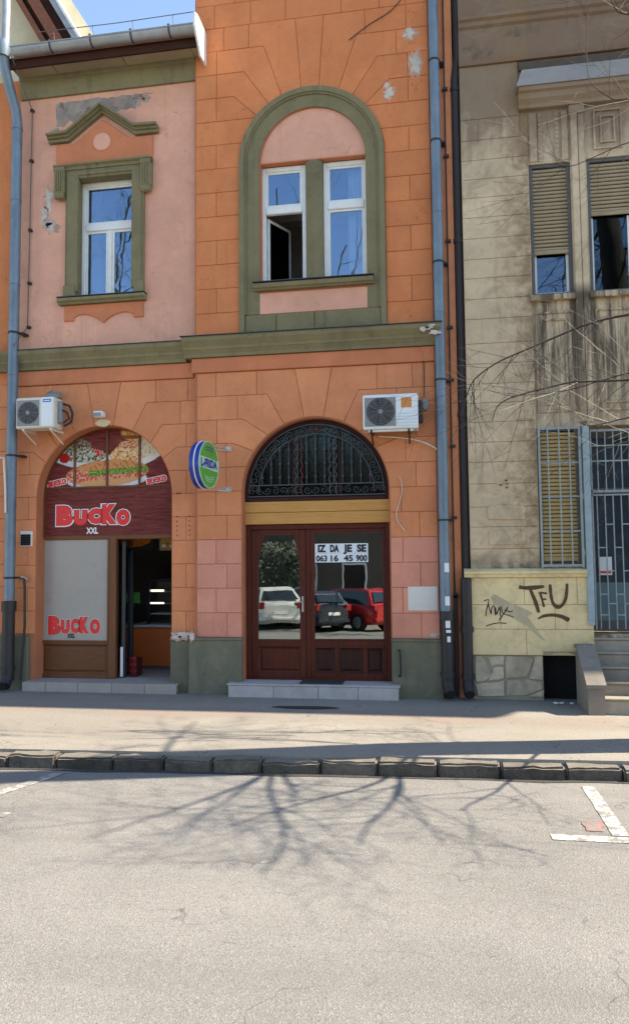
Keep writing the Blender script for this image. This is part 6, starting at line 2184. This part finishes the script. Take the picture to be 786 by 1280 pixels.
# dark hedge in front of the far left house
def far_hedge():
    rg = random.Random(2)
    g = G()
    for k in range(5200):
        x_, y_, z_ = rg.uniform(-11, -4.6), rg.uniform(-24.6, -23.2), .15 + 3.3 * rg.random() ** .8
        s_ = rg.uniform(.06, .13)
        a = Vector((rg.uniform(-1, 1), rg.uniform(-1, 1), rg.uniform(-1, 1))).normalized() * s_
        b = a.cross(Vector((rg.random(), rg.random(), rg.random()))).normalized() * s_ * .6
        p = Vector((x_, y_, z_))
        g.add([p - a, p + b, p + a, p - b], [(0, 1, 2, 3)])
    r = root('hedge', (-7.8, -23.9, .14), 'tall dark green hedge in front of the house across the street', 'hedge')
    mk('foliage', g, 'leaf_dark', r, kind='stuff')
    mk('stems', G().box(-11, -4.6, -24.2, -23.7, .1, 2.9), 'leaf_dark', r)


far_hedge()


def car(name, label, mat, loc, rotz, long=4.1, tall=1.45, wide=1.7, hatch=True):
    r = root(name, loc, label, 'car', 'cars parked across the street', rotz=rotz, local=True)
    L, W, H = long, wide, tall
    # lower body lofted along x from side profile; section = rounded
    prof_lo = [(-L / 2, .42), (-L / 2 + .03, .30), (-L / 2 + .15, .22), (L / 2 - .2, .22), (L / 2 - .04, .32), (L / 2, .5)]
    def z_top(t):   # t -1 rear .. 1 front
        if t < -.93: return .80 + .1 * (t + 1) / .07
        if t > .90: return .64 + .10 * (1 - t) / .10
        if t > .35: return .74 + .20 * (.90 - t) / .55
        return .94
    def z_bot(t): return .22 if abs(t) < .93 else .22 + .18 * (abs(t) - .93) / .07
    def half(t): return W / 2 * (1 - .10 * max(0, abs(t) - .6) ** 1 / .4 - (.12 if abs(t) > .97 else 0))
    v, f = [], []
    N = 22
    for i in range(N + 1):
        t = -1 + 2 * i / N
        zt, zb, hw = z_top(t), z_bot(t), half(t)
        sec = [(-hw * .88, zb), (-hw * .98, zb + .1), (-hw, (zt + zb) / 2), (-hw * .97, zt - .08), (-hw * .88, zt), (0, zt + .025), (hw * .88, zt), (hw * .97, zt - .08), (hw, (zt + zb) / 2), (hw * .98, zb + .1), (hw * .88, zb)]
        v += [(t * L / 2, a, b) for a, b in sec]
    m = 11
    for i in range(N):
        for k in range(m - 1):
            f.append((i * m + k, i * m + k + 1, (i + 1) * m + k + 1, (i + 1) * m + k))
        f.append((i * m + m - 1, i * m, (i + 1) * m, (i + 1) * m + m - 1))
    f += [tuple(range(m)), tuple(range(N * m + m - 1, N * m - 1, -1))]
    body = mk('body', G().add(v, f), mat, r, smooth=True)
    # greenhouse
    xr = -L / 2 + (.12 if hatch else .55)
    xf = L / 2 * .36
    cab = [(xr, .90), (xr + .30, H - .10), (xr + .55, H), (L * .02, H), (xf - .45, H - .08), (xf + .15, .90)]
    def cabin(pts, w0, w1, g):
        zlo, zhi = .88, H
        vv = []
        for s_ in (-1, 1):
            for a, b in pts:
                k = (b - zlo) / (zhi - zlo)
                vv.append((a, s_ * (w0 + (w1 - w0) * k), b))
        n_ = len(pts)
        g.add(vv, [tuple(range(n_)), tuple(range(2 * n_ - 1, n_ - 1, -1))] + [(i, n_ + i, n_ + (i + 1) % n_, (i + 1) % n_) for i in range(n_)])
        return g
    mk('cabin', cabin(cab, W / 2 * .90, W / 2 * .70, G()), mat, r)
    gl_ = [(xr + .22, .95), (xr + .42, H - .12), (L * .0, H - .07), (xf - .40, H - .14), (xf - .02, .95)]
    mk('side_window', cabin(gl_, W / 2 * .905 + .004, W / 2 * .705 + .012, G()), 'car_glass', r)
    def quad(x0_, z0_, w0_, x1_, z1_, w1_, o):
        return G().add([(x0_ + o, -w0_, z0_), (x0_ + o, w0_, z0_), (x1_ + o, w1_, z1_), (x1_ + o, -w1_, z1_), (x0_, -w0_, z0_ - .001), (x0_, w0_, z0_ - .001), (x1_, w1_, z1_ - .001), (x1_, -w1_, z1_ - .001)], [(0, 1, 2, 3), (0, 4, 5, 1), (2, 6, 7, 3), (1, 5, 6, 2), (0, 3, 7, 4)])
    mk('windscreen', quad(xf + .11, .94, W / 2 * .80, xf - .38, H - .11, W / 2 * .66, .02), 'car_glass', r)
    mk('rear_window', quad(xr + .02, 1.0, W / 2 * .76, xr + .25, H - .14, W / 2 * .62, -.02), 'car_glass', r)
    for sx in (-1, 1):
        for sy in (-1, 1):
            cx_ = sx * L * .31
            w = mk('wheel', G().tube([(cx_, sy * (W / 2 - .19), .31), (cx_, sy * (W / 2 + .005), .31)], .31, 20), 'tyre', r, smooth=True)
            mk('rim', G().tube([(cx_, sy * (W / 2 + .003), .31), (cx_, sy * (W / 2 + .015), .31)], .19, 14), 'rim', w)
        for sy in (-1, 1):
            if sx > 0:
                mk('headlight', G().box(L / 2 - .14, L / 2 - .015, sy * W / 2 * .50, sy * W / 2 * .86, .56, .68, .02), 'lamp_clear', r)
            else:
                mk('tail_light', G().box(-L / 2 - .004, -L / 2 + .12, sy * W / 2 * .66, sy * W / 2 * .90, .70, .92, .02), 'lamp_red', r)
    mk('number_plate', G().box(-L / 2 - .012, -L / 2 + .01, -.26, .26, .55, .66, .004), 'plate_white', r)
    mk('bumper', G().box(-L / 2 - .03, -L / 2 + .2, -W / 2 * .86, W / 2 * .86, .30, .48, .05), mat, r)
    mk('bumper', G().box(L / 2 - .2, L / 2 + .02, -W / 2 * .84, W / 2 * .84, .28, .46, .05), mat, r)
    for sy in (-1, 1):
        mk('wing_mirror', G().box(xf - .15, xf + .0, sy * (W / 2 + .02), sy * (W / 2 + .16), .93, 1.05, .03), mat, r)


car('parked_car', 'silver saloon parked side-on across the street', 'car_silver', (-5.0, -19.6, 0), radians(181), 4.4, 1.45, 1.75, False)
car('parked_car', 'red hatchback parked at an angle across the street', 'car_red', (-2.45, -18.9, 0), radians(218), 4.1, 1.5, 1.7, True)
car('parked_car', 'dark blue hatchback parked between the red and the white car', 'car_black', (-4.0, -18.0, 0), radians(226), 3.8, 1.42, 1.65, True)
car('parked_car', 'white hatchback parked across the street behind the dark one', 'car_white', (-5.9, -17.4, 0), radians(244), 3.8, 1.45, 1.65, True)
